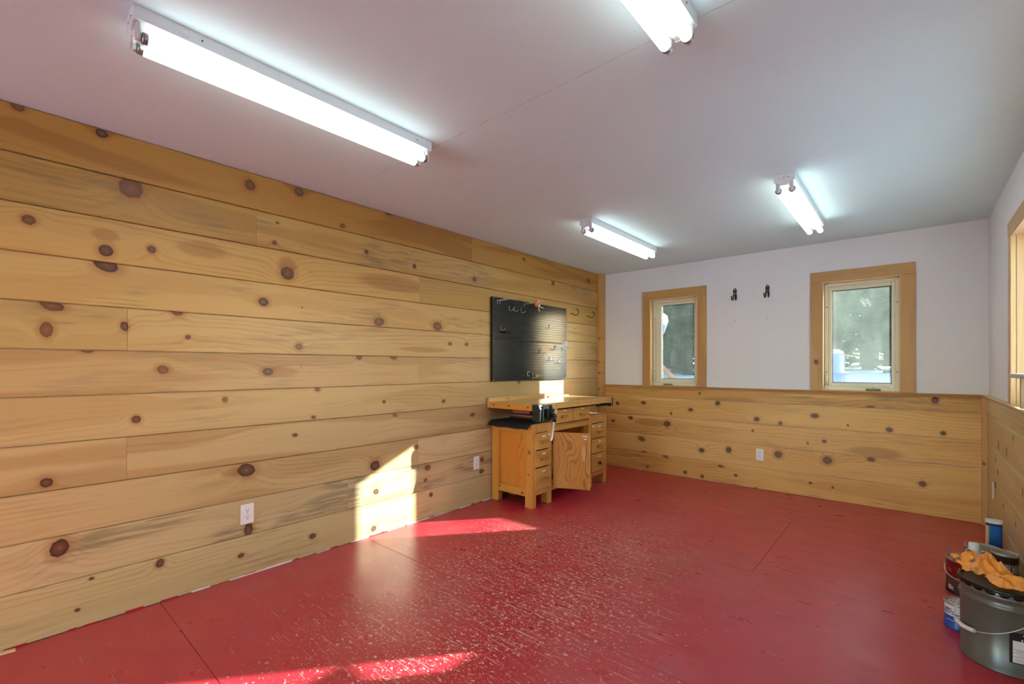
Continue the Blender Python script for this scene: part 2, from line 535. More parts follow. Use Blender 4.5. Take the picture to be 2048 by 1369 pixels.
HL= [(0.388, 1.915, 0.06, 0.0325), (0.801, 1.92, 0.1335, 0.048), (2.085, 1.903, 0.344, 0.0655), (1.272, 1.915, 0.063, 0.0515), (1.867, -0.04, 0.104, 0.037), (2.376, 1.399, 0.258, 0.0245), (0.969, 0.634, 0.08, 0.0295), (1.226, 1.224, 0.1225, 0.038)]
KF= [(0.226, 0.799, 0.021, 0.019), (0.574, 0.823, 0.0255, 0.018), (1.139, 0.773, 0.0225, 0.017), (0.914, 0.718, 0.012, 0.0115), (1.43, 0.862, 0.021, 0.0215), (1.815, 0.716, 0.023, 0.021), (2.029, 0.692, 0.0135, 0.015), (0.163, 0.573, 0.021, 0.013), (0.404, 0.629, 0.027, 0.0185), (0.866, 0.592, 0.036, 0.029), (0.549, 0.384, 0.0385, 0.0245), (1.26, 0.329, 0.027, 0.022), (1.543, 0.368, 0.025, 0.027), (2.011, 0.378, 0.031, 0.0305), (1.777, 0.594, 0.0095, 0.0105), (0.848, 0.203, 0.03, 0.0115), (0.581, 0.223, 0.032, 0.0125), (1.238, 0.963, 0.011, 0.0115), (0.626, 0.054, 0.0125, 0.012), (1.077, 0.056, 0.017, 0.017), (1.266, 0.04, 0.0165, 0.017), (1.613, 0.105, 0.015, 0.011), (1.806, 0.0, 0.0095, 0.0105), (1.461, 0.179, 0.026, 0.011), (2.32, 0.788, 0.0285, 0.0195), (2.577, 0.718, 0.0075, 0.009), (2.874, 0.703, 0.0205, 0.018), (3.219, 0.705, 0.0155, 0.0165), (3.17, 0.978, 0.0215, 0.0255), (2.42, 0.373, 0.035, 0.033), (2.745, 0.425, 0.025, 0.018), (3.091, 0.262, 0.022, 0.0215), (2.396, 0.55, 0.0155, 0.0145), (2.263, 0.517, 0.008, 0.0095), (2.284, 0.137, 0.0125, 0.0095), (2.463, 0.124, 0.008, 0.0095), (2.738, 0.894, 0.032, 0.0135)]
HF= [(0.651, 0.593, 0.221, 0.0485), (1.553, 0.906, 0.3025, 0.0265), (2.774, 0.492, 0.2115, 0.054)]
KR= [(4.577, 0.719, 0.0245, 0.031), (4.22, 0.721, 0.0205, 0.0285), (4.728, 0.589, 0.026, 0.014), (4.601, 0.529, 0.0245, 0.017), (4.346, 0.355, 0.0215, 0.013), (3.885, 0.351, 0.017, 0.0145), (3.662, 0.584, 0.0225, 0.0215), (3.972, 0.838, 0.018, 0.015)]

def plank_left(z0, z1, y0, y1, mat):
    b = 0.004
    prof = [(-0.018, z0 + 0.001), (-b, z0 + 0.001), (0.0, z0 + 0.001 + b * 0.7), (0.0, z1 - 0.002 - b), (-b * 1.4, z1 - 0.0015), (-0.018, z1 - 0.0015)]
    return MB().prism(prof, y0 + 0.0006, y1 - 0.0006, lambda p, q, a: (p, a, q)).build('plank', mat, wall_left)


random.seed(11)
edges = [0.0] + [0.24 + 0.22 * k for k in range(10)] + [H]
joints = {10: [2.912], 9: [1.087], 8: [2.32, 4.43], 6: [0.474], 5: [2.315], 3: [0.471], 2: [2.305], 1: [1.688]}
tones = {0: (208, 184, 132), 1: (206, 180, 132), 2: (208, 176, 126), 3: (204, 170, 122), 4: (212, 176, 122), 5: (208, 170, 118),  # board colours by row; warm light gradient painted in, upper rows more orange
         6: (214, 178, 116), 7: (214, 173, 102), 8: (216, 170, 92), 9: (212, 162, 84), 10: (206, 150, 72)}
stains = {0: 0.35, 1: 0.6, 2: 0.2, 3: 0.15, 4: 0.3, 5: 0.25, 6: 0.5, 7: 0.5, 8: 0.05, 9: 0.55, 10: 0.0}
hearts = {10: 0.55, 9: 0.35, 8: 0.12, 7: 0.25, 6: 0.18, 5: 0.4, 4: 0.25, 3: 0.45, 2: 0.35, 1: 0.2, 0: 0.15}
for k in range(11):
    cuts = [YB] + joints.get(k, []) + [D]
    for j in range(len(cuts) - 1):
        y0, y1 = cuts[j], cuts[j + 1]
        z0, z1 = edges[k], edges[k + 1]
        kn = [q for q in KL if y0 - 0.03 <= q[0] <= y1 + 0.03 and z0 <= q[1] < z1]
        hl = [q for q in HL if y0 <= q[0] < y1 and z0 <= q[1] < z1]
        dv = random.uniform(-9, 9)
        t = [min(255, (c + dv * (1 if i < 2 else 1.2)) * (0.93 if k > 3 else 1.0)) for i, c in enumerate(tones[k])]  # upper rows darkened in colour to offset the light on them
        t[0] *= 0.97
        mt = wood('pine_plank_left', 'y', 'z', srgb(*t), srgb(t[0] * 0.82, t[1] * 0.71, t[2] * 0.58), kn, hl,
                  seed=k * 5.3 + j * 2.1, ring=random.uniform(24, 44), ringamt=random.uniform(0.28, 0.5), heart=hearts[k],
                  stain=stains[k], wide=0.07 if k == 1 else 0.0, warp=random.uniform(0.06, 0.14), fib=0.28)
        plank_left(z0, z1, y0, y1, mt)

# far wall wainscot
fedges = [0.0, 0.222, 0.446, 0.668, 0.890, 1.010]
ftones = [(226, 174, 98), (230, 182, 108), (228, 180, 108), (230, 184, 108), (216, 170, 94)]
for k in range(5):
    z0, z1 = fedges[k], fedges[k + 1]
    kn = [q for q in KF if z0 <= q[1] < z1]
    hl = [q for q in HF if z0 <= q[1] < z1]
    t = ftones[k]
    mt = wood('pine_plank_far', 'x', 'z', srgb(*t), srgb(t[0] * 0.80, t[1] * 0.68, t[2] * 0.52), kn, hl, seed=70 + k * 4.4,
              ring=random.uniform(26, 40), ringamt=0.45, heart=(0.3, 0.2, 0.25, 0.3, 0.35)[k], stain=(0.55, 0.1, 0.2, 0.2, 0.6)[k])
    yf = D - 0.012
    bev = 0.022
    prof = [(D - 0.0005, z0 + 0.001), (yf + 0.002, z0 + 0.001), (yf, z0 + 0.004), (yf, z1 - 0.003 - bev), (yf + 0.008, z1 - 0.003), (D - 0.0005, z1 - 0.003)]
    MB().prism(prof, 0.052, W - 0.03, lambda p, q, a: (a, p, q)).build('plank', mt, wall_far)
# right wall wainscot
rtones = [(202, 178, 126), (204, 182, 130), (208, 186, 134), (206, 184, 132), (208, 188, 136)]
for k in range(5):
    z0, z1 = fedges[k], fedges[k + 1]
    kn = [q for q in KR if z0 <= q[1] < z1]
    t = rtones[k]
    mt = wood('pine_plank_right', 'y', 'z', srgb(*t), srgb(t[0] * 0.80, t[1] * 0.68, t[2] * 0.52), kn, (), seed=120 + k * 3.7,
              ring=34, ringamt=0.35, heart=0.2, stain=0.2)
    xf = W - 0.012
    bev = 0.018
    prof = [(W - 0.0005, z0 + 0.001), (xf + 0.002, z0 + 0.001), (xf, z0 + 0.004), (xf, z1 - 0.003 - bev), (xf + 0.008, z1 - 0.003), (W - 0.0005, z1 - 0.003)]
    MB().prism(prof, YB + 0.01, D - 0.045, lambda p, q, a: (p, a, q)).build('plank', mt, wall_right)

# trims
def trim(n, o, label):
    o.name = 'trim_%d' % n
    return struct(o, label)


kn_post = [(0.03, 1.62, .009, .012), (0.02, 1.32, .008, .010), (0.03, 1.18, .009, .011), (0.025, 0.98, .008, .01)]
trim(1, bx('trim', 0.0005, 0.05, 5.125, D - 0.001, 0.0005, H - 0.0005, wood('post_wood', 'z', 'x', srgb(204, 156, 90), srgb(160, 104, 52), [(c[1], c[0], c[2], c[3]) for c in kn_post], seed=41, ring=40, heart=.25, stain=.1), None, 0.003), 'tall pine corner post beside the pegboard wall')
# chair rail, far: a flat cap with a small moulding below
m = MB()
m.prism([(D - 0.0005, 1.010), (D - 0.022, 1.010), (D - 0.024, 1.022), (D - 0.034, 1.024), (D - 0.036, 1.030), (D - 0.034, 1.0345), (D - 0.0005, 1.0345)], 0.052, W - 0.040, lambda p, q, a: (a, p, q))
trim(2, m.build('trim', M['trim_x']), 'pine chair rail running under the two end windows')
m = MB()
m.prism([(W - 0.0005, 1.010), (W - 0.022, 1.010), (W - 0.024, 1.022), (W - 0.034, 1.024), (W - 0.036, 1.030), (W - 0.034, 1.0345), (W - 0.0005, 1.0345)], YB + 0.01, D - 0.002, lambda p, q, a: (p, a, q))
trim(3, m.build('trim', M['trim_y']), 'pine chair rail along the right wall')
trim(4, bx('trim', W - 0.042, W - 0.001, D - 0.043, D - 0.001, 0.0005, 1.0095, wood('corner_trim', 'z', 'x', srgb(206, 158, 98), srgb(165, 108, 56), [(0.49, W - 0.03, .012, .006)], seed=44, ring=40, heart=.15, stain=0.0), None, 0.003), 'short pine corner strip under the chair rail at right')


# ------------------------------------------------------------------ windows
def glass_mat(name, haze, tint=(0.96, 0.98, 0.97, 1)):
    q = NT(name)
    q.t.nodes.remove(q.b)
    tr = q.n('ShaderNodeBsdfTransparent'); tr.inputs[0].default_value = tint
    gl = q.n('ShaderNodeBsdfGlossy'); gl.inputs['Roughness'].default_value = 0.02
    fr = q.n('ShaderNodeFresnel')
    back = q.n('ShaderNodeNewGeometry').outputs['Backfacing']
    q.put(fr.inputs[0], q.m('POWER', 1.45, q.m('MULTIPLY_ADD', back, -2.0, 1.0)))
    m1 = q.n('ShaderNodeMixShader')
    q.t.links.new(fr.outputs[0], m1.inputs[0]); q.t.links.new(tr.outputs[0], m1.inputs[1]); q.t.links.new(gl.outputs[0], m1.inputs[2])
    df = q.n('ShaderNodeBsdfTranslucent'); df.inputs[0].default_value = srgb(205, 222, 205)
    sp = q.sep()
    nz = q.noise(q.comb(q.m('MULTIPLY', sp[0], 2.0), q.m('MULTIPLY', sp[1], 2.0), sp[2]), 5.0, 3)
    m2 = q.n('ShaderNodeMixShader')
    q.t.links.new(q.rng(nz, 0.2, 0.8, haze * 0.75, haze * 1.25), m2.inputs[0])
    q.t.links.new(m1.outputs[0], m2.inputs[1]); q.t.links.new(df.outputs[0], m2.inputs[2])
    q.t.links.new(m2.outputs[0], q.out.inputs[0])
    return q.mat


M['glass1'] = glass_mat('window_glass_tinted', 0.008, (0.52, 0.54, 0.55, 1))
M['glass2'] = glass_mat('window_glass_hazy', 0.022, (0.52, 0.54, 0.545, 1))
M['glass3'] = glass_mat('window_glass_side', 0.02, (0.58, 0.59, 0.60, 1))
M['glass4'] = glass_mat('door_glass_clear', 0.02)


def window_frame_far(n, x0, x1, glass, label, gx0, gx1, gz0, gz1, knot=None):
    root = empty('window_%d' % n, ((x0 + x1) / 2, D, WZ0), label, None, None, 'structure')
    c = 0.095
    tw = 0.02
    def tmat(nm, al, ac, sd, kn=()):
        return wood(nm, al, ac, srgb(196, 152, 92), srgb(150, 100, 50), kn, (), seed=sd, ring=60, ringamt=.4, heart=.2, stain=.15)
    bx('casing_head', x0 - c, x1 + c, D - tw - 0.001, D - 0.0005, WZ1, WZ1 + 0.098, tmat('casing_wood', 'x', 'z', n * 9), root, 0.002)
    bx('casing_side', x0 - c, x0, D - tw, D - 0.0005, 1.0352, WZ1 - 0.0006, tmat('casing_wood', 'z', 'x', n * 9 + 2, [knot] if knot else ()), root, 0.002)
    bx('casing_side', x1, x1 + c, D - tw, D - 0.0005, 1.0352, WZ1 - 0.0006, tmat('casing_wood', 'z', 'x', n * 9 + 5), root, 0.002)
    # jamb liner boards
    d1 = D + 0.075
    bx('jamb', x0, x0 + 0.008, D - 0.018, d1, 1.0352, WZ1, M['jamb'], root, 0.001)
    bx('jamb', x1 - 0.008, x1, D - 0.018, d1, 1.0352, WZ1, M['jamb'], root, 0.001)
    bx('jamb_head', x0 + 0.008, x1 - 0.008, D - 0.018, d1, WZ1 - 0.008, WZ1, M['jamb'], root, 0.001)
    bx('sill', x0 + 0.008, x1 - 0.008, D, d1 + 0.07, 1.0302, 1.0372, M['jamb'], root, 0.001)
    # cream frame, sash and pane
    f0, f1 = D + 0.055, D + 0.14
    a0, a1, b0, b1 = x0 + 0.009, x1 - 0.009, 1.0375, WZ1 - 0.009
    fw = 0.030
    m = MB()
    m.bbox(a0, a0 + fw, f0, f1, b0, b1, .003).bbox(a1 - fw, a1, f0, f1, b0, b1, .003)
    m.bbox(a0 + fw, a1 - fw, f0, f1, b1 - fw, b1, .003).bbox(a0 + fw, a1 - fw, f0 - 0.012, f1, b0, b0 + 0.036, .003)
    m.build('frame', M['cream'], root)
    s0, s1 = f0 + 0.012, f0 + 0.055
    m = MB()
    m.bbox(a0 + fw, gx0, s0, s1, b0 + 0.036, b1 - fw, .004).bbox(gx1, a1 - fw, s0, s1, b0 + 0.036, b1 - fw, .004)
    m.bbox(gx0, gx1, s0, s1, gz1, b1 - fw, .004).bbox(gx0, gx1, s0, s1, b0 + 0.036, gz0, .004)
    sash = m.build('sash', M['cream'], root)
    yg = s0 + 0.018
    MB().box(gx0 - 0.004, gx1 + 0.004, yg, yg + 0.004, gz0 - 0.004, gz1 + 0.004).build('pane', glass, sash)
    g = 0.006
    m = MB()
    m.box(gx0, gx0 + g, yg - 0.004, yg - 0.0003, gz0, gz1).box(gx1 - g, gx1, yg - 0.004, yg - 0.0003, gz0, gz1)
    m.box(gx0 + g, gx1 - g, yg - 0.004, yg - 0.0003, gz1 - g, gz1).box(gx0 + g, gx1 - g, yg - 0.004, yg - 0.0003, gz0, gz0 + g)
    m.build('gasket', M['gasket'], sash)
    # crank operator
    xc = (gx0 + gx1) / 2 + (0.09 if n == 2 else -0.10)
    m = MB()
    m.bbox(xc - 0.055, xc + 0.055, f0 - 0.030, f0 - 0.012, b0 + 0.006, b0 + 0.022, .005)
    cr = m.build('crank_base', M['knob_metal'], root)
    MB().tube([(xc + 0.02, f0 - 0.03, b0 + 0.024), (xc - 0.005, f0 - 0.036, b0 + 0.040), (xc + 0.03, f0 - 0.036, b0 + 0.046)], .006, 6).build('crank_handle', M['cream'], cr)
    # sash lock lever at the left stile
    xl = a0 + fw * 0.5
    m = MB()
    m.bbox(xl - 0.012, xl + 0.012, f0 - 0.010, f0 - 0.0005, 1.085, 1.19, .004)
    lk = m.build('sash_lock', M['cream'], root)
    MB().tube([(xl, f0 - 0.012, 1.10), (xl + 0.004, f0 - 0.022, 1.13), (xl + 0.01, f0 - 0.018, 1.17)], .005, 6).build('lock_lever', M['cream'], lk)
    for zz in (1.21, 1.83):
        for xx in (a0 + fw * 0.6, a1 - fw * 0.6):
            MB().lathe([(0, 0.0), (0.006, 0.0), (0.004, -0.003), (0, -0.003)], (xx, f0 - 0.0003, zz), 10, axis='y').build('screw_cap', M['knob_metal'], root)
    return root


window_frame_far(1, *WIN[0], M['glass1'], 'narrow pine trimmed window beside the corner post', 0.765, 1.150, 1.117, 1.990)
window_frame_far(2, *WIN[1], M['glass2'], 'pine trimmed window with hazy glass near the right corner', 2.449, 2.886, 1.108, 1.986, (1.305, 2.333, .022, .016))


def window_frame_right(n, y0, y1, label):
    root = empty('window_%d' % n, (W, (y0 + y1) / 2, RZ0), label, None, None, 'structure')
    c = 0.082
    bx('casing_head', W - 0.022, W - 0.0005, y0 - c, y1 + c, RZ1, RZ1 + 0.085, M['trim_y'], root, 0.002)
    bx('casing_side', W - 0.020, W - 0.0005, y1, y1 + c, 1.0352, RZ1 - 0.0006, M['trim_y'], root, 0.002)
    bx('casing_side', W - 0.020, W - 0.0005, y0 - c, y0, 1.0352, RZ1 - 0.0006, M['trim_y'], root, 0.002)
    d1 = W + 0.09
    bx('jamb', W - 0.018, W + 0.004, y1 - 0.006, y1, 1.0352, RZ1 - 0.001, M['jamb_right'], root, 0.001)
    bx('jamb', W + 0.006, d1, y1 - 0.010, y1 - 0.0002, 1.0352, RZ1 - 0.001, M['jamb_right'], root, 0.001)
    bx('jamb', W - 0.018, d1, y0, y0 + 0.008, 1.0352, RZ1 - 0.001, M['jamb_right'], root, 0.001)
    bx('jamb_head', W - 0.018, d1, y0 + 0.008, y1 - 0.010, RZ1 - 0.009, RZ1 - 0.001, M['jamb_right'], root, 0.001)
    bx('sill', W, d1 + 0.06, y0 + 0.008, y1 - 0.010, 1.030, 1.0385, M['jamb_right'], root, 0.001)
    f0, f1 = W + 0.075, W + 0.14
    a0, a1, b0, b1 = y0 + 0.009, y1 - 0.0105, 1.039, RZ1 - 0.010
    fw = 0.045
    m = MB()
    m.bbox(f0, f1, a0, a0 + fw, b0, b1, .003).bbox(f0, f1, a1 - fw, a1, b0, b1, .003)
    m.bbox(f0, f1, a0 + fw, a1 - fw, b1 - fw, b1, .003).bbox(f0, f1, a0 + fw, a1 - fw, b0, b0 + fw, .003)
    mids = [a1 - 0.66, a1 - 1.36]
    for mid in mids:
        m.bbox(f0, f1, mid - 0.025, mid + 0.025, b0 + fw, b1 - fw, .003)
    fr = m.build('frame', M['cream'], root)
    st = [a0 + fw - 0.025] + mids[::-1] + [a1 - fw + 0.025]
    for p0, p1 in [(st[i] + 0.025, st[i + 1] - 0.025) for i in range(len(st) - 1)]:
        MB().box(f0 + 0.03, f0 + 0.034, p0 - 0.003, p1 + 0.003, b0 + fw - 0.003, b1 - fw + 0.003).build('pane', M['glass3'], fr)
    MB().tube([(W + 0.05, a1 - 0.10, b0 + 0.004), (W + 0.05, a1 - 0.10, b0 + 0.03), (W + 0.035, a1 - 0.07, b0 + 0.034)], .005, 6).build('crank_handle', M['black'], root)
    return root


window_frame_right(3, *RWIN[0], 'pine framed window cut off at the right picture edge')


def fill_door(n, x0, x1, lb):  # door out of view, added as a source of fill daylight
    r = empty('door_%d' % n, ((x0 + x1) / 2, YB, 0.0), lb, None, None, 'structure')
    z0, z1 = 0.001, 2.10
    m = MB()
    f0, f1 = YB - 0.12, YB - 0.05
    for a in (x0 + 0.002, (x0 + x1) / 2 - 0.03, x1 - 0.062):
        m.bbox(a, a + 0.06, f0, f1, z0, z1 - 0.002, .004)
    m.bbox(x0 + 0.062, x1 - 0.062, f0, f1, z1 - 0.062, z1 - 0.002, .004).bbox(x0 + 0.062, x1 - 0.062, f0, f1, z0, z0 + 0.06, .004)
    fr = m.build('frame', M['cream'], r)
    mid = (x0 + x1) / 2
    for (p, q) in ((x0 + 0.062, mid - 0.03), (mid + 0.03, x1 - 0.062)):
        MB().box(p, q, f0 + 0.03, f0 + 0.034, z0 + 0.06, z1 - 0.062).build('pane', M['glass4'], fr)
    bx('casing_side', x0 - 0.085, x0, YB + 0.0005, YB + 0.02, 0.001, z1, M['trim'], r, 0.002)
    bx('casing_side', x1, x1 + 0.085, YB + 0.0005, YB + 0.02, 0.001, z1, M['trim'], r, 0.002)
    bx('casing_head', x0 - 0.085, x1 + 0.085, YB + 0.0005, YB + 0.022, z1, z1 + 0.09, M['trim_x'], r, 0.002)
    return r


fill_door(1, *FILL_DOORS[0], 'wide glazed door behind the camera, outside the picture')
fill_door(2, *FILL_DOORS[1], 'narrow glazed door behind the camera, outside the picture')

# ------------------------------------------------------------------ workbench
BX = 0.50            # front plane of the pedestals
bw = lambda nm, al, ac, sd, L=(214, 150, 66), K=(168, 96, 30), **kw: wood(nm, al, ac, srgb(*L), srgb(*K), seed=sd, stain=0.0, **kw)
WB = {
    'post': bw('bench_post', 'z', 'x', 1, ring=45, heart=.2, knots=[(0.50, 0.47, .014, .010), (0.30, 0.46, .008, .006)]),
    'postf': bw('bench_post_front', 'z', 'y', 2, (206, 152, 76), (160, 98, 40), ring=45, heart=.2),
    'side': bw('bench_side_plywood', 'z', 'x', 3, (218, 142, 52), (176, 98, 26), ring=22, ringamt=.8, heart=.1, warp=.22, fib=.12, nf=2.4),
    'rail': bw('bench_rail', 'x', 'z', 4, ring=45, heart=.15, knots=[(0.11, 0.145, .010, .008), (0.385, 0.125, .010, .010)]),
    'front': bw('bench_front_rail', 'y', 'z', 5, (204, 150, 76), (158, 96, 38), ring=40, ringamt=.5, heart=.2),
    'drawer': bw('bench_drawer_front', 'y', 'z', 6, (206, 156, 78), (162, 102, 42), ring=38, ringamt=.5, heart=.25, nf=3),
    'door': bw('bench_door_plywood', 'z', 'x', 7, (204, 138, 58), (158, 88, 28), ring=26, ringamt=.9, heart=.1, warp=.16, fib=.15, nf=3.2),
    'pull': bw('bench_pull', 'y', 'z', 8, (196, 130, 60), (140, 80, 30), ring=60),
    'top': bw('bench_top_maple', 'y', 'x', 9, (206, 164, 104), (168, 120, 68), ring=22, heart=.25, ringamt=.3, rough=.22),
    'edge': bw('bench_top_edge', 'y', 'z', 10, (212, 166, 92), (170, 114, 52), ring=40, heart=.2),
    'end': bw('bench_top_end', 'x', 'z', 11, (216, 150, 66), (178, 106, 40), ring=40, heart=.15),
    'back': bw('bench_back_strip', 'y', 'z', 12, (214, 172, 104), (176, 122, 62), ring=40, heart=.15, knots=[(3.37, .948, .007, .006), (4.13, .952, .006, .005)]),
    'inside': bw('bench_inside', 'z', 'y', 13, (190, 130, 64), (150, 90, 40)),
}
M['plug'] = plain('wood_plug', srgb(128, 80, 36), 0.5)
M['sticker'] = plain('paper_label', srgb(240, 240, 236), 0.6)
bench = empty('workbench', (0.26, 3.82, 0), 'orange pine workbench with drawers, open door and two vises', 'workbench')


def pedestal(y0, y1, drawers, knob_round):
    """side frame + drawers between y0 and y1"""
    zt = 0.733
    x0, x1 = 0.012, BX
    lw, ld = 0.062, 0.082
    for yy in (y0, y1 - lw):
        for xx in (x0, x1 - ld):
            bx('leg', xx, xx + ld, yy, yy + lw, 0.0005, zt, WB['post'] if yy == y0 else WB['postf'], bench, 0.004)
    for yy in (y0 + 0.008, y1 - 0.008 - 0.018):
        bx('side_panel', x0 + ld, x1 - ld, yy + (0.012 if yy < (y0 + y1) / 2 else 0.0), yy + 0.018, 0.165, 0.665, WB['side'], bench, 0.001)
    for yy in (y0 + 0.004, y1 - 0.004 - 0.03):
        bx('side_rail', x0 + ld, x1 - ld, yy, yy + 0.03, 0.098, 0.168, WB['rail'], bench, 0.003)
        bx('side_rail', x0 + ld, x1 - ld, yy, yy + 0.03, 0.660, zt - 0.001, WB['rail'], bench, 0.003)
    bx('panel_bead', x0 + ld, x0 + ld + 0.012, y0 + 0.005, y0 + 0.016, 0.168, 0.66, WB['post'], bench, 0.002)
    bx('panel_bead', x1 - ld - 0.012, x1 - ld, y0 + 0.005, y0 + 0.016, 0.168, 0.66, WB['post'], bench, 0.002)
    bx('front_rail', x1 - 0.03, x1 - 0.002, y0 + lw, y1 - lw, 0.664, zt - 0.001, WB['front'], bench, 0.002)
    bx('front_rail', x1 - 0.03, x1 - 0.002, y0 + lw, y1 - lw, 0.108, 0.150, WB['front'], bench, 0.002)
    bx('back_panel', x0 + 0.01, x0 + 0.02, y0 + lw, y1 - lw, 0.108, zt - 0.005, WB['inside'], bench, 0)
    bx('pedestal_top', x0, x1, y0, y1, zt, zt + 0.014, WB['top'], bench, 0.002)
    for i, (z0, z1) in enumerate(drawers):
        d = bx('drawer', x1 - 0.012, x1 + 0.012, y0 + 0.040, y1 - 0.022, z0, z1, WB['drawer'], bench, 0.004)
        yc = (y0 + y1) / 2 + 0.008
        zc = (z0 + z1) / 2 - 0.004
        pull(d, yc, zc, knob_round and i == 2)
        sticker(d, yc + 0.005, z1 - 0.030, x1 + 0.012)
        if i == 0:
            sticker(d, yc + 0.10 if not knob_round else yc - 0.12, z1 - 0.022, x1 + 0.012)


def pull(d, yc, zc, round_knob=False):
    x1 = BX + 0.012
    if round_knob:
        MB().lathe([(0.0, 0.0), (0.008, 0.0), (0.008, 0.012), (0.017, 0.018), (0.017, 0.028), (0.0, 0.032)], (x1, yc - 0.01, zc), 14, axis='x').build('knob', plain('dark_knob', srgb(52, 30, 16), .5), d)
    else:
        m = MB()
        m.prism([(x1, zc - 0.013), (x1 + 0.012, zc - 0.013), (x1 + 0.030, zc - 0.005), (x1 + 0.030, zc + 0.013), (x1, zc + 0.013)], yc - 0.045, yc + 0.045, lambda p, q, a: (p, a, q))
        m.build('pull', WB['pull'], d)


def sticker(d, y, z, x, wd=0.024, ht=0.010):
    bx('paper_label', x, x + 0.0012, y - wd, y + wd, z - ht / 2, z + ht / 2, M['sticker'], d, 0)


pedestal(3.16, 3.455, [(0.516, 0.660), (0.360, 0.504), (0.156, 0.346)], False)
pedestal(4.106, 4.466, [(0.506, 0.656), (0.346, 0.496), (0.150, 0.336)], True)

# drawer case between the pedestals, under the top
bx('case_side', 0.03, BX - 0.002, 3.462, 3.478, 0.70, 0.8745, WB['inside'], bench, 0.002)
bx('case_side', 0.03, BX - 0.002, 4.114, 4.130, 0.70, 0.8745, WB['front'], bench, 0.002)
bx('case_bottom', 0.03, BX - 0.012, 3.478, 4.114, 0.70, 0.715, WB['inside'], bench, 0.001)
bx('case_back', 0.03, 0.04, 3.478, 4.114, 0.715, 0.874, WB['inside'], bench, 0)
bx('apron', BX - 0.03, BX - 0.001, 3.456, 4.105, 0.655, 0.6995, WB['front'], bench, 0.002)
bx('bottom_shelf', 0.03, BX - 0.03, 3.456, 4.105, 0.112, 0.128, WB['inside'], bench, 0.001)
bx('bottom_rail', BX - 0.03, BX - 0.001, 3.456, 4.105, 0.108, 0.150, WB['front'], bench, 0.002)
bx('knee_back', 0.03, 0.04, 3.456, 4.105, 0.128, 0.70, WB['inside'], bench, 0)
for (a, b) in ((3.482, 3.792), (3.800, 4.110)):
    d = bx('drawer', BX - 0.012, BX + 0.012, a, b, 0.724, 0.852, WB['drawer'], bench, 0.004)
    pull(d, (a + b) / 2 - 0.005, 0.782)
    sticker(d, (a + b) / 2 + 0.015, 0.838, BX + 0.012, 0.030)
# open door, hinged at the left pedestal, swung out towards the camera
hx, hy = BX + 0.004, 3.470
ang = math.radians(26)
dv, dn = Vector((math.cos(ang), math.sin(ang), 0)), Vector((math.sin(ang), -math.cos(ang), 0))
def dpt(s_, n_, z):
    p = Vector((hx, hy, 0)) + dv * s_ + dn * n_
    return (p.x, p.y, z)
def dbox(name, s0, s1, n0, n1, z0, z1, mat, parent):
    vs = [dpt(s_, n_, z) for z in (z0, z1) for n_ in (n0, n1) for s_ in (s0, s1)]
    return MB().add(vs, [(0, 2, 3, 1), (4, 5, 7, 6), (0, 1, 5, 4), (2, 6, 7, 3), (0, 4, 6, 2), (1, 3, 7, 5)]).build(name, mat, parent)
DW = 0.335
door = dbox('door', 0.0, DW, -0.020, 0.0, 0.132, 0.648, WB['door'], bench)
dbox('door_edge', DW, DW + 0.006, -0.021, 0.001, 0.131, 0.649, WB['edge'], door)
dbox('pull', DW - 0.065, DW - 0.032, 0.0, 0.020, 0.40, 0.535, WB['edge'], door)
dbox('paper_label', DW - 0.060, DW - 0.015, 0.0, 0.0012, 0.615, 0.624, M['sticker'], door)
dbox('paper_label', DW - 0.048, DW - 0.026, 0.0, 0.0012, 0.588, 0.600, M['sticker'], door)
for z in (0.24, 0.56):
    MB().tube([(hx - 0.002, hy - 0.006, z - 0.025), (hx - 0.002, hy - 0.006, z + 0.025)], .005, 8).build('hinge', M['black'], door)

# top slab
bx('top_slab', 0.036, 0.552, 3.128, 4.40, 0.876, 0.929, WB['top'], bench, 0.003)
bx('front_edge', 0.552, 0.580, 3.102, 4.40, 0.874, 0.931, WB['edge'], bench, 0.003)
bx('end_board', 0.036, 0.5515, 3.102, 3.1275, 0.874, 0.931, WB['end'], bench, 0.003)
bx('end_board', 0.036, 0.580, 4.4005, 4.425, 0.874, 0.931, WB['end'], bench, 0.003)
bx('back_strip', 0.006, 0.0355, 3.100, 4.30, 0.874, 0.970, WB['back'], bench, 0.003)
for x in (0.09, 0.28, 0.50):
    MB().lathe([(0, -0.0008), (0.010, -0.0008), (0.010, 0.001), (0, 0.001)], (x, 3.102, 0.905), 12, axis='y').build('plug', M['plug'], bench)
for y in (3.42, 3.78, 4.02, 4.36):
    MB().lathe([(0, 0.0008), (0.007, 0.0008), (0.007, -0.001), (0, -0.001)], (0.58, y, 0.903), 12, axis='x').build('plug', M['plug'], bench)
# tool tray at the back right of the top
bx('tray_lip', 0.036, 0.052, 4.02, 4.40, 0.9295, 0.942, WB['back'], bench, 0.002)

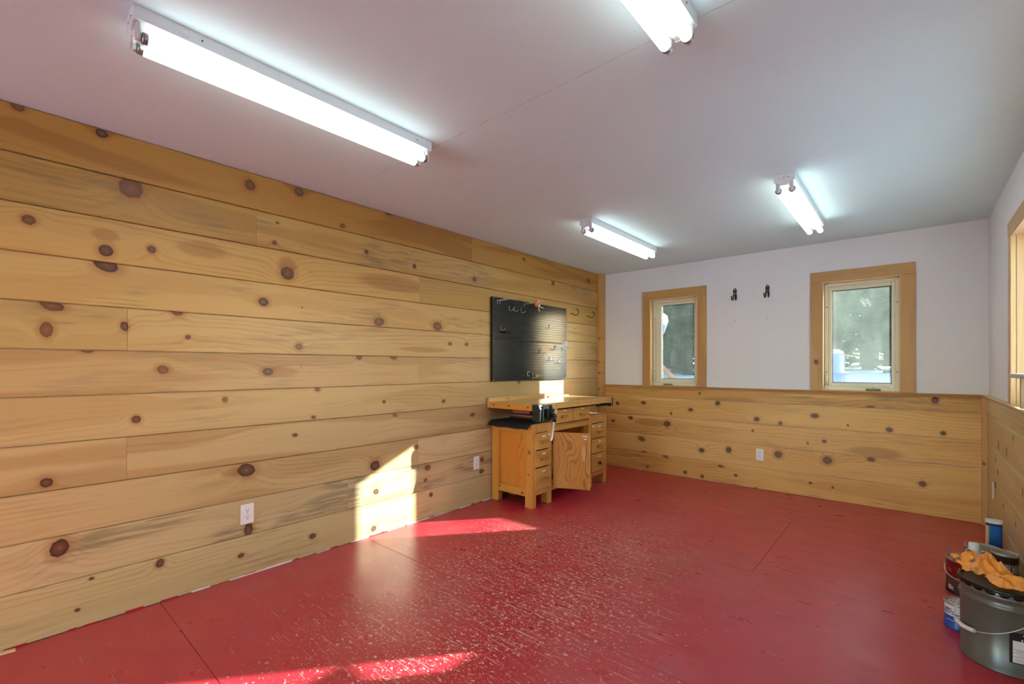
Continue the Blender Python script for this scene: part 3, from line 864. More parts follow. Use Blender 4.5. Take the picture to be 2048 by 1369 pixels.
# front vise (cast iron jaw, two bars and screw under the top)
v = MB()
v.prism([(0.582, 0.800), (0.640, 0.786), (0.664, 0.800), (0.668, 0.900), (0.656, 0.934), (0.582, 0.934)], 3.060, 3.245, lambda p, q, a: (p, a, q))
vise = v.build('front_vise', plain('vise_iron', srgb(26, 34, 32), 0.38, 0.2, 0.6, 0.2, 40), bench)
v = MB()
v.bbox(0.660, 0.676, 3.085, 3.105, 0.80, 0.925, .005).bbox(0.660, 0.676, 3.200, 3.220, 0.80, 0.925, .005).bbox(0.662, 0.690, 3.135, 3.170, 0.82, 0.90, .008)
v.build('vise_rib', plain('vise_rib_iron', srgb(30, 40, 38), 0.3, 0.3), vise)
bars = MB()
for y in (3.115, 3.205):
    bars.tube([(0.20, y, 0.825), (0.60, y, 0.825)], .011, 10)
bars.tube([(0.24, 3.160, 0.818), (0.60, 3.160, 0.818)], .019, 12)
bars.build('vise_bars', plain('vise_bar_rust', srgb(120, 92, 76), 0.45, 0.5, .5, .2), vise)
bx('vise_mount', 0.30, 0.50, 3.130, 3.235, 0.840, 0.8735, plain('vise_block', srgb(128, 74, 52), .6), vise, 0.003)
MB().lathe([(0, 0), (0.020, 0), (0.020, 0.030), (0.014, 0.036), (0, 0.036)], (0.688, 3.210, 0.838), 16, axis='x').build('vise_screw', M['black'], vise)
hp0, hp1 = Vector((0.712, 3.232, 0.895)), Vector((0.712, 3.150, 0.630))
MB().tube([hp0, hp0 + (hp1 - hp0) * .02, hp1 - (hp1 - hp0) * .02, hp1], [.009, .012, .012, .009], 10).build('vise_handle', plain('vise_handle_wood', srgb(196, 178, 152), .55, 0, .4, .12), vise)
MB().tube([hp0 + (hp1 - hp0) * .20, hp0 + (hp1 - hp0) * .42], .017, 12).build('vise_collar', M['black'], vise)
# end vise at the far end of the top
e = MB()
e.bbox(0.40, 0.575, 4.468, 4.482, 0.835, 0.930, .004)
ev = e.build('end_vise', M['black'], bench)
bx('vise_plate', 0.41, 0.57, 4.4535, 4.467, 0.845, 0.928, M['steel'], ev, 0.002)
e = MB()
e.tube([(0.44, 4.20, 0.850), (0.44, 4.47, 0.850)], .010, 8).tube([(0.54, 4.20, 0.850), (0.54, 4.47, 0.850)], .010, 8)
e.bbox(0.40, 0.575, 4.428, 4.452, 0.834, 0.864, .003)
e.build('vise_bars', M['black'], ev)

# black rubber mat over the left pedestal
nx, ny = 16, 22
vs, fs = [], []
for i in range(nx + 1):
    for j in range(ny + 1):
        x = 0.008 + 0.487 * i / nx
        t = j / ny
        L = 0.385 * t                      # length from the inner end
        ye = 3.165
        yin = 3.445
        flat = yin - ye
        if L <= flat:
            y, z = yin - L, 0.7505
        else:
            e_ = L - flat
            drop = 0.75 * min(1.0, 1.2 - 0.5 * abs(x - 0.38))
            y, z = ye - e_ * 0.62, 0.7505 - e_ * 0.45 * drop * (0.3 + e_ * 9)
        z += 0.0025 * math.sin(x * 31) * (t ** 2) + 0.010 * max(0, 0.10 - x) * t * 4
        vs.append((x, y, z))
for i in range(nx):
    for j in range(ny):
        a = i * (ny + 1) + j
        fs.append((a, a + ny + 1, a + ny + 2, a + 1))
mat_o = MB().add(vs, fs, 0, True).build('rubber_mat', plain('black_rubber', srgb(36, 37, 40), 0.75, 0, 0.3, 0.12))
so = mat_o.modifiers.new('thickness', 'SOLIDIFY'); so.thickness = 0.004; so.offset = 1.0
tag(mat_o, 'black rubber mat draped over the left drawer pedestal of the workbench', 'mat')

# ------------------------------------------------------------------ pegboard and its hooks
def peg_mat():
    q = NT('pegboard_steel')
    sp = q.sep()
    s = 0.0254
    a = q.m('SUBTRACT', q.m('FRACT', q.m('DIVIDE', sp[1], s)), 0.5)
    b = q.m('SUBTRACT', q.m('FRACT', q.m('DIVIDE', sp[2], s)), 0.5)
    d = q.m('SQRT', q.m('ADD', q.m('MULTIPLY', a, a), q.m('MULTIPLY', b, b)))
    hole = q.rng(d, 0.17, 0.12)
    nz = q.noise(q.obj(), 300.0, 2)
    col = q.mix(hole, q.mix(nz, srgb(22, 33, 34), srgb(27, 40, 41)), srgb(8, 9, 9))
    return q.fin(col, q.rng(hole, 0, 1, 0.22, 0.9), 0.0, q.m('MULTIPLY_ADD', hole, -0.3, 0.36), q.m('ADD', q.m('MULTIPLY', hole, -1.0), q.m('MULTIPLY', nz, 0.05)), 0.3, 0.003)


M['peg'] = peg_mat()
M['pegedge'] = plain('pegboard_edge', srgb(14, 16, 16), 0.45)
peg = empty('pegboard', (0.0, 3.77, 1.52), 'dark green steel pegboard of two panels above the workbench', 'pegboard')
PY0, PY1 = 3.152, 4.388
for (z0, z1) in ((1.120, 1.521), (1.525, 1.926)):
    m = MB()
    m.bbox(0.027, 0.030, PY0 + 0.002, PY1 - 0.002, z0 + 0.002, z1 - 0.002, .001)
    p = m.build('panel', M['peg'], peg)
    m = MB()
    m.box(0.0005, 0.0295, PY0, PY0 + 0.002, z0, z1).box(0.0005, 0.0295, PY1 - 0.002, PY1, z0, z1)
    m.box(0.0005, 0.0295, PY0 + 0.002, PY1 - 0.002, z0, z0 + 0.002).box(0.0005, 0.0295, PY0 + 0.002, PY1 - 0.002, z1 - 0.002, z1)
    m.build('flange', M['pegedge'], p)
for y in (PY0 + 0.014, PY1 - 0.014):
    for z in (1.132, 1.538, 1.508, 1.914):
        MB().lathe([(0, 0.0), (0.006, 0.0), (0.005, 0.003), (0, 0.0035)], (0.0301, y, z), 10, axis='x').build('screw', M['steel'], peg)
for z in (1.538, 1.508):
    MB().lathe([(0, 0.0), (0.006, 0.0), (0.005, 0.003), (0, 0.0035)], (0.0301, 3.77, z), 10, axis='x').build('screw', M['black'], peg)

PX = 0.0332
R = 0.0028


def hook(name, paths, label, cat='hook', mat=None, r=R):
    m = MB()
    for p in paths:
        m.tube(p, r, 6)
    o = m.build(name, mat or M['wire'])
    return tag(o, label, cat, 'metal hooks on the pegboard' if cat == 'hook' else None)


def lpath(y, z, ln=0.055, up=0.045, tip=0.012):
    return [(PX, y, z + up), (PX, y, z), (PX + ln * .55, y, z - 0.004), (PX + ln * .9, y, z + 0.004), (PX + ln, y, z + tip)]


hook('peg_hook', [lpath(3.388, 1.815)], 'single wire peg hook, left one of the three below the top bracket')
hook('peg_hook', [lpath(3.461, 1.812)], 'single wire peg hook, middle one of the three in the upper left')
hook('peg_hook', [lpath(3.570, 1.810)], 'single wire peg hook, right one of the three in the upper left')
hook('peg_hook', [lpath(3.264, 1.612)], 'single wire peg hook holding the black clamp')
hook('peg_hook', [lpath(4.048, 1.680, .05, .045)], 'lone wire peg hook on the right half of the upper pegboard panel')
for (y, z, lb) in ((3.879, 1.404, 'double wire peg hook nearest the middle of the lower pegboard panel'),
                   (4.158, 1.450, 'double wire peg hook highest in the lower pegboard panel, left of the bracket'),
                   (4.060, 1.327, 'double wire peg hook in the middle of the four on the lower panel'),
                   (4.234, 1.299, 'double wire peg hook lowest of the four on the lower panel')):
    hook('double_peg_hook', [lpath(y - 0.013, z, .06), lpath(y + 0.013, z, .06), [(PX, y - 0.013, z + 0.02), (PX, y + 0.013, z + 0.02)]], lb)
hook('peg_bracket', [[(PX, 3.217, 1.862), (PX, 3.217, 1.897), (PX + 0.11, 3.217, 1.897), (PX + 0.118, 3.217, 1.912)],
                     [(PX, 3.253, 1.862), (PX, 3.253, 1.897), (PX + 0.11, 3.253, 1.897), (PX + 0.118, 3.253, 1.912)],
                     [(PX, 3.205, 1.897), (PX, 3.268, 1.897)]], 'double arm wire bracket in the upper left pegboard corner')
hook('peg_bracket', [[(PX, 4.294, 1.440), (PX, 4.294, 1.474), (PX + 0.10, 4.294, 1.478), (PX + 0.108, 4.294, 1.49)],
                     [(PX, 4.365, 1.440), (PX, 4.365, 1.474), (PX + 0.10, 4.365, 1.478), (PX + 0.108, 4.365, 1.49)],
                     [(PX, 4.285, 1.474), (PX, 4.375, 1.474)]], 'double arm wire bracket at the right edge of the pegboard')
hook('peg_bracket', [[(PX + 0.03, 3.672, 1.208), (PX, 3.672, 1.208), (PX, 3.672, 1.165), (PX + 0.035, 3.672, 1.165)]], 'small C shaped wire bracket at the bottom of the pegboard')
hook('peg_hook', [lpath(3.759, 1.146, .06, .045, .014)], 'wire peg hook at the bottom holding a yellow clip')
o = MB().tube([(PX, 3.620, 1.875), (PX, 3.620, 1.900), (PX + 0.235, 3.620, 1.902), (PX + 0.243, 3.620, 1.915)], R * 1.2, 6).build('long_peg_hook', M['wire'])
tag(o, 'long straight wire peg hook carrying the yellow tape roll', 'hook', 'metal hooks on the pegboard')
# tape roll and loop on the long hook
t = empty('tape_roll', (0.215, 3.620, 1.895), 'small yellow and pink roll of tape on the long peg hook', 'tape')
MB().lathe([(0.010, -0.011), (0.034, -0.011), (0.034, 0.009), (0.010, 0.009), (0.010, -0.011)], (0.200, 3.620, 1.893), 24, axis='x').build('roll', plain('yellow_tape', srgb(224, 156, 30), .5), t)
MB().lathe([(0.010, -0.008), (0.030, -0.008), (0.030, 0.006), (0.010, 0.006), (0.010, -0.008)], (0.2185, 3.620, 1.893), 24, axis='x').build('roll', plain('pink_tape', srgb(236, 150, 140), .5), t)
MB().tube([(0.226, 3.622, 1.87), (0.232, 3.632, 1.855), (0.250, 3.66, 1.845)], .004, 6).build('tail', plain('tape_tail', srgb(235, 215, 208), .6), t)
MB().tube([(0.226, 3.618, 1.868), (0.222, 3.616, 1.835), (0.228, 3.622, 1.81)], .004, 6).build('tail', plain('tape_tail_b', srgb(235, 215, 208), .6), t)
# black spring clamp
t = empty('spring_clamp', (0.06, 3.327, 1.60), 'small black spring clamp hanging at the left of the pegboard', 'clamp')
MB().tube([(0.060, 3.275, 1.580), (0.064, 3.31, 1.598), (0.064, 3.345, 1.592), (0.060, 3.375, 1.612)], [.004, .009, .009, .005], 8).build('jaw', M['black'], t)
MB().tube([(0.066, 3.270, 1.612), (0.066, 3.305, 1.600), (0.066, 3.345, 1.604), (0.062, 3.380, 1.582)], [.004, .009, .009, .005], 8).build('jaw', M['black'], t)
MB().lathe([(0, -0.012), (0.012, -0.012), (0.012, 0.012), (0, 0.012)], (0.066, 3.322, 1.599), 12, axis='x').build('spring', M['black'], t)
# yellow clip
t = MB()
t.bbox(0.050, 0.085, 3.775, 3.825, 1.160, 1.176, .005)
t.bbox(0.056, 0.078, 3.772, 3.780, 1.152, 1.184, .003)
tag(t.build('plastic_clip', plain('yellow_plastic', srgb(214, 160, 30), .4)), 'small yellow plastic clip on the lowest peg hook', 'clip')

# two big dark screw hooks between the pegboard and the corner post
for (y, z, lb) in ((4.515, 1.885, 'dark screw hook in the plank wall, nearer the pegboard'), (4.868, 1.885, 'dark screw hook in the plank wall, nearer the corner post')):
    pts = [(0.0008, y, z), (0.022, y, z + 0.001), (0.036, y, z - 0.012)]
    for k in range(13):
        a = math.radians(215 + k * 19.5)
        pts.append((0.074 + 0.037 * math.cos(a), y + 0.002 * k / 12, z + 0.010 + 0.036 * math.sin(a)))
    o = MB().tube(pts, .0042, 8).build('screw_hook', plain('bronze_hook', srgb(44, 30, 24), 0.45, .3))
    tag(o, lb, 'hook', 'dark screw hooks in the plank wall')

# ------------------------------------------------------------------ fluorescent fixtures
def tube_mat():
    q = NT('fluorescent_tube')
    nz = q.noise(q.obj(), 3.0, 1)
    q.fin(srgb(240, 240, 238), 0.3)
    q.put(q.b.inputs['Emission Color'], q.mix(nz, (0.86, 1.0, 1.0, 1), (0.88, 1.0, 1.0, 1)))
    q.b.inputs['Emission Strength'].default_value = TUBE_STRENGTH
    return q.mat


M['tube'] = tube_mat()
FL = 1.22


def fixture():
    """built around its ceiling centre at the origin, running along y"""
    r = empty('fluorescent_fixture', (0, 0, 0))
    h = FL / 2
    m = MB()
    prof = [(-0.054, 0.0), (-0.054, -0.044), (-0.030, -0.052), (-0.018, -0.066), (0.018, -0.066), (0.030, -0.052), (0.054, -0.044), (0.054, 0.0)]
    m.prism(prof, -h + 0.002, h - 0.002, lambda p, q, a: (p, a, q - 0.0005))
    m.build('housing', M['enamel'], r)
    for s in (-1, 1):
        y0, y1 = sorted((s * (h - 0.002), s * (h + 0.002)))
        e = MB()
        e.prism([(-0.056, -0.0005), (-0.056, -0.046), (-0.030, -0.056), (-0.016, -0.070), (0.016, -0.070), (0.030, -0.056), (0.056, -0.046), (0.056, -0.0005)], y0, y1, lambda p, q, a: (p, a, q))
        ec = e.build('end_plate', M['enamel'], r)
        yo = s * (h + 0.002)
        MB().lathe([(0, 0), (0.011, 0), (0.010, s * 0.0012), (0, s * 0.0012)], (0.0, yo, -0.024), 16, axis='y').build('knockout', M['holder'], ec)
        for x in (-0.026, 0.022):
            MB().lathe([(0, 0), (0.0028, 0), (0.0028, s * 0.0010), (0, s * 0.0010)], (x, yo, -0.026), 8, axis='y').build('screw_hole', M['slot'], ec)
        for x in (-0.036, 0.036):
            m = MB()
            y0, y1 = sorted((s * (h - 0.020), s * (h - 0.006)))
            m.bbox(x - 0.011, x + 0.011, y0, y1, -0.098, -0.046, .003)
            m.lathe([(0, 0), (0.012, 0), (0.012, 0.014), (0, 0.014)], (x, y0, -0.095), 16, axis='y')
            m.build('lamp_holder', M['holder'], r)
    for x in (-0.036, 0.036):
        rr = 0.019
        L = h - 0.022
        m = MB()
        m.lathe([(0, -L + 0.016), (rr * .92, -L + 0.016), (rr, -L + 0.022), (rr, L - 0.022), (rr * .92, L - 0.016), (0, L - 0.016)], (x, 0, -0.092), 20, axis='y')
        t = m.build('tube', M['tube'], r)
        for s in (-1, 1):
            MB().lathe([(0, s * L), (rr * .9, s * L), (rr * 1.0, s * (L - 0.004)), (rr * 1.0, s * (L - 0.016)), (0, s * (L - 0.0165))], (x, 0, -0.092), 20, axis='y').build('tube_cap', M['tube_cap'], t)
    for y in (-0.42, 0.52):
        MB().lathe([(0, 0), (0.0032, 0), (0.0032, 0.0010), (0, 0.0010)], (0.054, y, -0.022), 8, axis='x').build('screw_hole', M['slot'], r)
    MB().lathe([(0.0, 0.0), (0.012, 0.0), (0.011, 0.0012), (0, 0.0012)], (0.054, -0.47, -0.024), 18, axis='x').build('knockout', M['enamel'], r)
    return r


fx = fixture()
spots = [(1.068, 0.925, 'twin tube ceiling light nearest the left plank wall, in the foreground'),
         (2.430, 0.945, 'twin tube ceiling light cut off by the top picture edge'),
         (1.068, 3.745, 'far twin tube ceiling light on the pegboard side'),
         (2.436, 3.815, 'far twin tube ceiling light in front of the hazy window')]
for i, (x, y, lb) in enumerate(spots):
    o = fx if i == 0 else copy_tree(fx)
    o.location = (x, y, H)
    tag(o, lb, 'ceiling light', 'twin tube fluorescent ceiling lights')

# ------------------------------------------------------------------ outlets, coat hooks, window shelf
def outlet(c, axis, label):
    """duplex outlet; axis 'x+' on the left wall, 'y-' on the far wall, 'x-' on the right wall"""
    r = empty('wall_outlet', c, label, 'outlet', 'duplex wall outlets')
    def P(a, n, z):            # a = along the wall, n = out of the wall
        if axis == 'x+': return (c[0] + n, c[1] + a, c[2] + z)
        if axis == 'x-': return (c[0] - n, c[1] - a, c[2] + z)
        return (c[0] + a, c[1] - n, c[2] + z)
    def pb(m, a0, a1, n0, n1, z0, z1, b=0.0):
        p, q = P(a0, n0, z0), P(a1, n1, z1)
        lo = [min(i, j) for i, j in zip(p, q)]; hi = [max(i, j) for i, j in zip(p, q)]
        if b: m.bbox(lo[0], hi[0], lo[1], hi[1], lo[2], hi[2], b)
        else: m.box(lo[0], hi[0], lo[1], hi[1], lo[2], hi[2])
    m = MB(); pb(m, -0.0365, 0.0365, 0.0004, 0.006, -0.060, 0.060, 0.003)
    m.build('cover_plate', M['outlet'], r)
    for zc in (0.0205, -0.0205):
        m = MB()
        ring = []
        for k in range(16):
            an = 2 * PI * k / 16
            ring.append((0.0165 * math.cos(an), max(-0.0135, min(0.0135, 0.0168 * math.sin(an)))))
        n = 16
        vs = [P(a, 0.006, zc + z) for a, z in ring] + [P(a, 0.0078, zc + z) for a, z in ring]
        m.add(vs, [(i, (i + 1) % n, n + (i + 1) % n, n + i) for i in range(n)] + [tuple(range(n, 2 * n))])
        f = m.build('receptacle', M['outlet'], r)
        m = MB()
        pb(m, -0.0075, -0.0050, 0.0078, 0.0082, zc - 0.001, zc + 0.008)
        pb(m, 0.0050, 0.0075, 0.0078, 0.0082, zc + 0.000, zc + 0.007)
        pb(m, -0.0025, 0.0025, 0.0078, 0.0082, zc - 0.010, zc - 0.005)
        m.build('slots', M['slot'], f)
    m = MB(); pb(m, -0.003, 0.003, 0.006, 0.0075, -0.003, 0.003, 0.001)
    m.build('screw', M['steel'], r)
    return r


outlet((0.0, 1.034, 0.371), 'x+', 'white wall outlet low on the plank wall in the foreground')
outlet((0.0, 2.966, 0.375), 'x+', 'white wall outlet on the plank wall beside the workbench')
outlet((1.845, D - 0.012, 0.355), 'y-', 'white wall outlet on the wainscot below the end windows')
outlet((W - 0.012, 4.826, 0.356), 'x-', 'white wall outlet seen edge-on on the right wall')
bx_o = bx('cutout_gap', W - 0.0128, W - 0.0121, 4.70, 4.748, 0.392, 0.438, M['slot'], None, 0)
attach(bx_o, wall_right)

for (x, lb) in ((1.603, 'black double prong coat hook nearer the narrow window'), (1.912, 'black double prong coat hook nearer the hazy window')):
    r = empty('coat_hook', (x, D, 2.02), lb, 'coat hook', 'black coat hooks on the white wall')
    zc = 2.056
    pr = []
    for k in range(20):
        a = 2 * PI * k / 20
        pr.append((x + 0.019 * math.cos(a) * (1 if math.sin(a) > -.3 else .85), zc + 0.040 * math.copysign(abs(math.sin(a)) ** .8, math.sin(a))))
    m = MB().prism(pr, D - 0.006, D - 0.0004, lambda p, q, a: (p, a, q))
    m.build('plate', M['black'], r)
    for z in (zc + 0.026, zc - 0.018):
        MB().lathe([(0, -0.0025), (0.0055, -0.0015), (0.0065, 0.0)], (x, D - 0.0061, z), 12, axis='y').build('screw', M['steel'], r)
    for sx in (-1, 1):
        pts = [(x + sx * 0.013, D - 0.006, zc - 0.028), (x + sx * 0.015, D - 0.010, zc - 0.060), (x + sx * 0.016, D - 0.020, zc - 0.083), (x + sx * 0.017, D - 0.038, zc - 0.090),
               (x + sx * 0.018, D - 0.056, zc - 0.078), (x + sx * 0.019, D - 0.066, zc - 0.050)]
        MB().tube(pts, [.006, .0055, .005, .005, .005, .0055], 8).build('prong', M['black'], r)
for (x, z) in ((1.606, 1.748), (1.905, 1.752)):
    MB().lathe([(0, -0.0008), (0.004, -0.0006), (0.004, 0.0)], (x, D - 0.0001, z), 10, axis='y').build('nail_hole', M['slot'], wall_far)

# empty screw holes in the planks
for (y, z) in ((1.367, 2.051), (1.367, 1.654), (1.367, 1.646), (1.945, 1.657), (1.945, 1.648), (2.545, 1.655), (2.545, 1.646), (1.36, 1.253), (1.945, 1.26), (1.945, 2.047)):
    MB().lathe([(0, 0.0008), (0.0035, 0.0006), (0.0035, 0.0)], (0.0001, y, z), 8, axis='x').build('screw_hole', M['slot'], wall_left)

# raised wooden shelf standing in the right window
sh = empty('window_shelf', (3.45, 3.3, 1.0345), 'small weathered wooden riser shelf standing at the right window', 'shelf')
gw = wood('weathered_board', 'y', 'x', srgb(186, 182, 168), srgb(132, 124, 104), seed=77, ring=40, heart=.3, stain=.3, rough=.5)
gv = wood('weathered_support', 'z', 'x', srgb(176, 152, 118), srgb(120, 96, 66), seed=78, ring=50, heart=.3, stain=.3, rough=.5)
m = MB()
m.prism([(3.425, 1.200), (3.560, 1.200), (3.560, 1.222), (3.432, 1.222), (3.425, 1.214)], 2.80, 3.720, lambda p, q, a: (p, a, q))
m.build('board', gw, sh)
bx('support', 3.452, 3.555, 3.555, 3.580, 1.0388, 1.1998, gv, sh, 0.002)
bx('support', 3.452, 3.555, 2.95, 2.975, 1.0388, 1.1998, gv, sh, 0.002)

# wood splinter at the foot of the plank wall
tag(MB().prism([(0.003, 0.0005), (0.030, 0.0005), (0.026, 0.004), (0.006, 0.006)], 0.02, 0.085, lambda p, q, a: (p + (a - .02) * .15, a, q)).build('wood_splinter', M['jamb']), 'broken wood splinter on the floor against the plank wall', 'splinter')

# ragged white caulk and paint edge at the foot of the plank wall
rc = random.Random(3)
cm = plain('caulk_white', srgb(226, 214, 208), .6)
y = 0.75
while y < 3.05:
    ln = rc.uniform(.05, .22)
    z1 = rc.uniform(.003, .010)
    MB().prism([(0.0003, 0.0004), (0.004, 0.0004), (0.0035, z1 * .5), (0.0003, z1)], y, y + ln, lambda p, q, a: (p, a, q)).build('caulk_bead', cm, wall_left)
    y += ln + rc.choice((0.0, .02, .10, .16))
rp = plain('red_drip', srgb(176, 44, 52), .4)
y = 0.05
while y < 3.05:
    ln = rc.uniform(.02, .09)
    MB().prism([(0.0002, 0.0002), (0.0012, 0.0002), (0.0008, rc.uniform(.004, .012))], y, y + ln, lambda p, q, a: (p, a, q)).build('paint_edge', rp, wall_left)
    y += ln + rc.uniform(.02, .14)

# ------------------------------------------------------------------ pail, cans, bottle, cloths
def band_mat(name, stops, rough=0.35, mottle=0.05):
    """printed label: colour bands by height (object z)"""
    q = NT(name)
    sp = q.sep()
    q1 = q.n('ShaderNodeValToRGB')
    q1.color_ramp.interpolation = 'CONSTANT'
    e = q1.color_ramp.elements
    while len(e) < len(stops): e.new(0.5)
    for i, (p, c) in enumerate(stops):
        e[i].position = p; e[i].color = c
    q.put(q1.inputs[0], sp[2])
    return q.fin(q1.outputs[0], rough, 0, 0.5)


def arc_text(s, size, cx_, cy_, r, ang, z, mat, parent, name='lettering', spacing=1.0, slant=0.0):
    """flat letters wrapped on a cylinder; ang = direction (radians) of the text start, running counter-clockwise"""
    vs, fs = text_mesh(s, size, spacing)
    out = []
    for (a, b, c) in vs:
        an = ang + (a + b * slant) / r
        out.append((cx_ + (r + 0.0014) * math.cos(an), cy_ + (r + 0.0014) * math.sin(an), z + b))
    return MB().add(out, fs).build(name, mat, parent)


def arc_patch(cx_, cy_, r, a0, a1, z0, z1, mat, parent, name, dr=0.0004, n=14):
    vs, fs = [], []
    for k in range(n + 1):
        an = a0 + (a1 - a0) * k / n
        for z in (z0, z1):
            vs.append((cx_ + (r + dr) * math.cos(an), cy_ + (r + dr) * math.sin(an), z))
    for k in range(n):
        fs.append((2 * k, 2 * k + 2, 2 * k + 3, 2 * k + 1))
    return MB().add(vs, fs, 0, True).build(name, mat, parent)


def paint_can(name, x, y, r, h, body_mat, label, lid_col, bail=True, bail_ang=0.0):
    t = empty(name, (x, y, 0), label, 'paint can')
    m = MB()
    m.lathe([(0, 0.0005), (r - 0.003, 0.0005), (r, 0.003), (r, 0.008), (r - 0.0015, 0.010), (r - 0.0015, h - 0.012), (r - 0.0005, h - 0.010)], (x, y, 0), 40)
    m.build('body', body_mat, t)
    m = MB()
    m.lathe([(r - 0.002, h - 0.012), (r + 0.001, h - 0.010), (r + 0.002, h - 0.004), (r, h), (r - 0.008, h), (r - 0.010, h - 0.006), (r - 0.012, h - 0.008)], (x, y, 0), 40)
    rim = m.build('rim', M['tin'], t)
    m = MB()
    m.lathe([(r - 0.011, h - 0.0085), (r - 0.014, h - 0.002), (r - 0.018, h - 0.001), (r - 0.022, h - 0.004), (0, h - 0.004)], (x, y, 0), 40)
    m.build('lid', lid_col, t)
    if bail:
        pts = []
        for k in range(19):
            a = bail_ang + PI * k / 18
            dz = math.sin(PI * k / 18)
            rr = r + 0.004 + 0.002 * dz
            pts.append((x + rr * math.cos(a), y + rr * math.sin(a), h * 0.70 - dz * r * 0.55))
        MB().tube(pts, .0018, 6).build('bail', M['wire'], t)
        for a in (bail_ang, bail_ang + PI):
            MB().lathe([(0, -0.003), (0.008, -0.003), (0.008, 0.003), (0, 0.003)], (x + (r + 0.002) * math.cos(a), y + (r + 0.002) * math.sin(a), h * 0.70), 12).build('ear', M['tin'], t)
    return t


M['tin'] = plain('tin_plate', srgb(176, 174, 168), 0.32, 0.75, 0.5, 0.12, 30)
M['lid_grey'] = plain('lid_grey', srgb(150, 148, 138), 0.4, 0.5, 0.5, 0.15, 30)
M['lid_cream'] = plain('lid_cream', srgb(196, 188, 172), 0.4, 0.3, 0.5, 0.1, 30)
M['print_white'] = plain('print_white', srgb(232, 232, 230), 0.45)
M['print_black'] = plain('print_black', srgb(20, 20, 22), 0.4)
M['print_orange'] = plain('print_orange', srgb(232, 110, 50), 0.45)
M['print_blue'] = plain('print_blue', srgb(24, 54, 120), 0.45)
M['print_green'] = plain('print_green', srgb(110, 170, 60), 0.45)
M['print_red'] = plain('print_red', srgb(170, 40, 34), 0.45)
M['print_brown'] = plain('print_brown', srgb(96, 58, 34), 0.5, 0, .4, .4, 60)
cam2 = (3.0245, 0.0)
def facing(x, y, off=0.0):
    return math.atan2(cam2[1] - y, cam2[0] - x) + off

# dark red can
rx, ry, rr_ = 3.250, 3.583, 0.0825
redm = band_mat('dark_red_label', [(0.0, srgb(24, 14, 12)), (0.012, srgb(30, 14, 12)), (0.085, srgb(84, 48, 28)), (0.094, srgb(118, 16, 24))])
can = paint_can('paint_can', rx, ry, rr_, 0.190, redm, 'dark red and black paint can behind the grey pail', M['lid_grey'], True, facing(rx, ry) - 1.75)
fa = facing(rx, ry)
arc_patch(rx, ry, rr_ - 0.0015, fa - 1.2, fa + 1.2, 0.046, 0.085, M['print_brown'], can, 'label_picture')
arc_text('ck', 0.040, rx, ry, rr_, fa - 1.20, 0.118, M['print_orange'], can, slant=.2)
for i, wd in enumerate((0.5, 0.42, 0.5, 0.3)):
    arc_patch(rx, ry, rr_ - 0.0015, fa - 1.02, fa - 1.02 + wd * .8, 0.022 + i * 0.0065, 0.0255 + i * 0.0065, M['print_white'], can, 'small_print', 0.0008)

# small blue and white can
qx, qy, qr = 3.195, 3.087, 0.054
bm_ = band_mat('blue_white_label', [(0.0, srgb(26, 72, 156)), (0.060, srgb(228, 228, 230)), (0.112, srgb(170, 170, 168))])
can = paint_can('paint_can', qx, qy, qr, 0.125, bm_, 'small blue and white paint can beside the grey pail', M['lid_cream'], True, facing(qx, qy) - 0.9)
fa = facing(qx, qy)
arc_text('2', 0.040, qx, qy, qr, fa + 0.30, 0.066, M['print_blue'], can, slant=.3)
for i, (a0, a1, c) in enumerate(((-1.2, 0.05, 'print_blue'), (-1.2, -0.25, 'print_red'), (-1.2, -0.5, 'print_black'))):
    arc_patch(qx, qy, qr - 0.0015, fa + a0, fa + a1, 0.072 + i * 0.010, 0.0765 + i * 0.010, M[c], can, 'label_line', 0.0008)
arc_patch(qx, qy, qr - 0.0015, fa + 0.55, fa + 1.1, 0.026, 0.050, M['print_green'], can, 'label_patch', 0.0008)
for i, (a0, a1) in enumerate(((-0.9, -0.2), (0.1, 0.9), (0.0, 0.9))):
    arc_patch(qx, qy, qr - 0.0015, fa + a0, fa + a1, 0.012 + i * 0.007 + (0.03 if i == 0 else 0), 0.0145 + i * 0.007 + (0.03 if i == 0 else 0), M['print_white'], can, 'small_print', 0.0008)

# plain can behind the bottle
paint_can('paint_can', 3.345, 3.900, 0.0825, 0.185, plain('dull_can', srgb(120, 128, 118), .4, .4), 'grey lidded paint can half hidden behind the white bottle', M['lid_grey'], False)
# tall grimy can
tx, ty = 3.405, 3.640
tm = band_mat('grimy_label', [(0.0, srgb(150, 140, 124)), (0.172, srgb(176, 170, 156)), (0.196, srgb(70, 44, 34))], 0.45)
can = paint_can('paint_can', tx, ty, 0.054, 0.247, tm, 'tall grimy can with a dark dripped rim against the right wall', plain('lid_green', srgb(150, 156, 140), .35, .5), False)
fa = facing(tx, ty)
random.seed(4)
for k in range(7):
    a = fa - 0.2 + k * 0.2
    arc_patch(tx, ty, 0.0525, a, a + random.uniform(.03, .09), 0.237 - random.uniform(.02, .16), 0.237, M['print_black'], can, 'drip', 0.0008, 3)

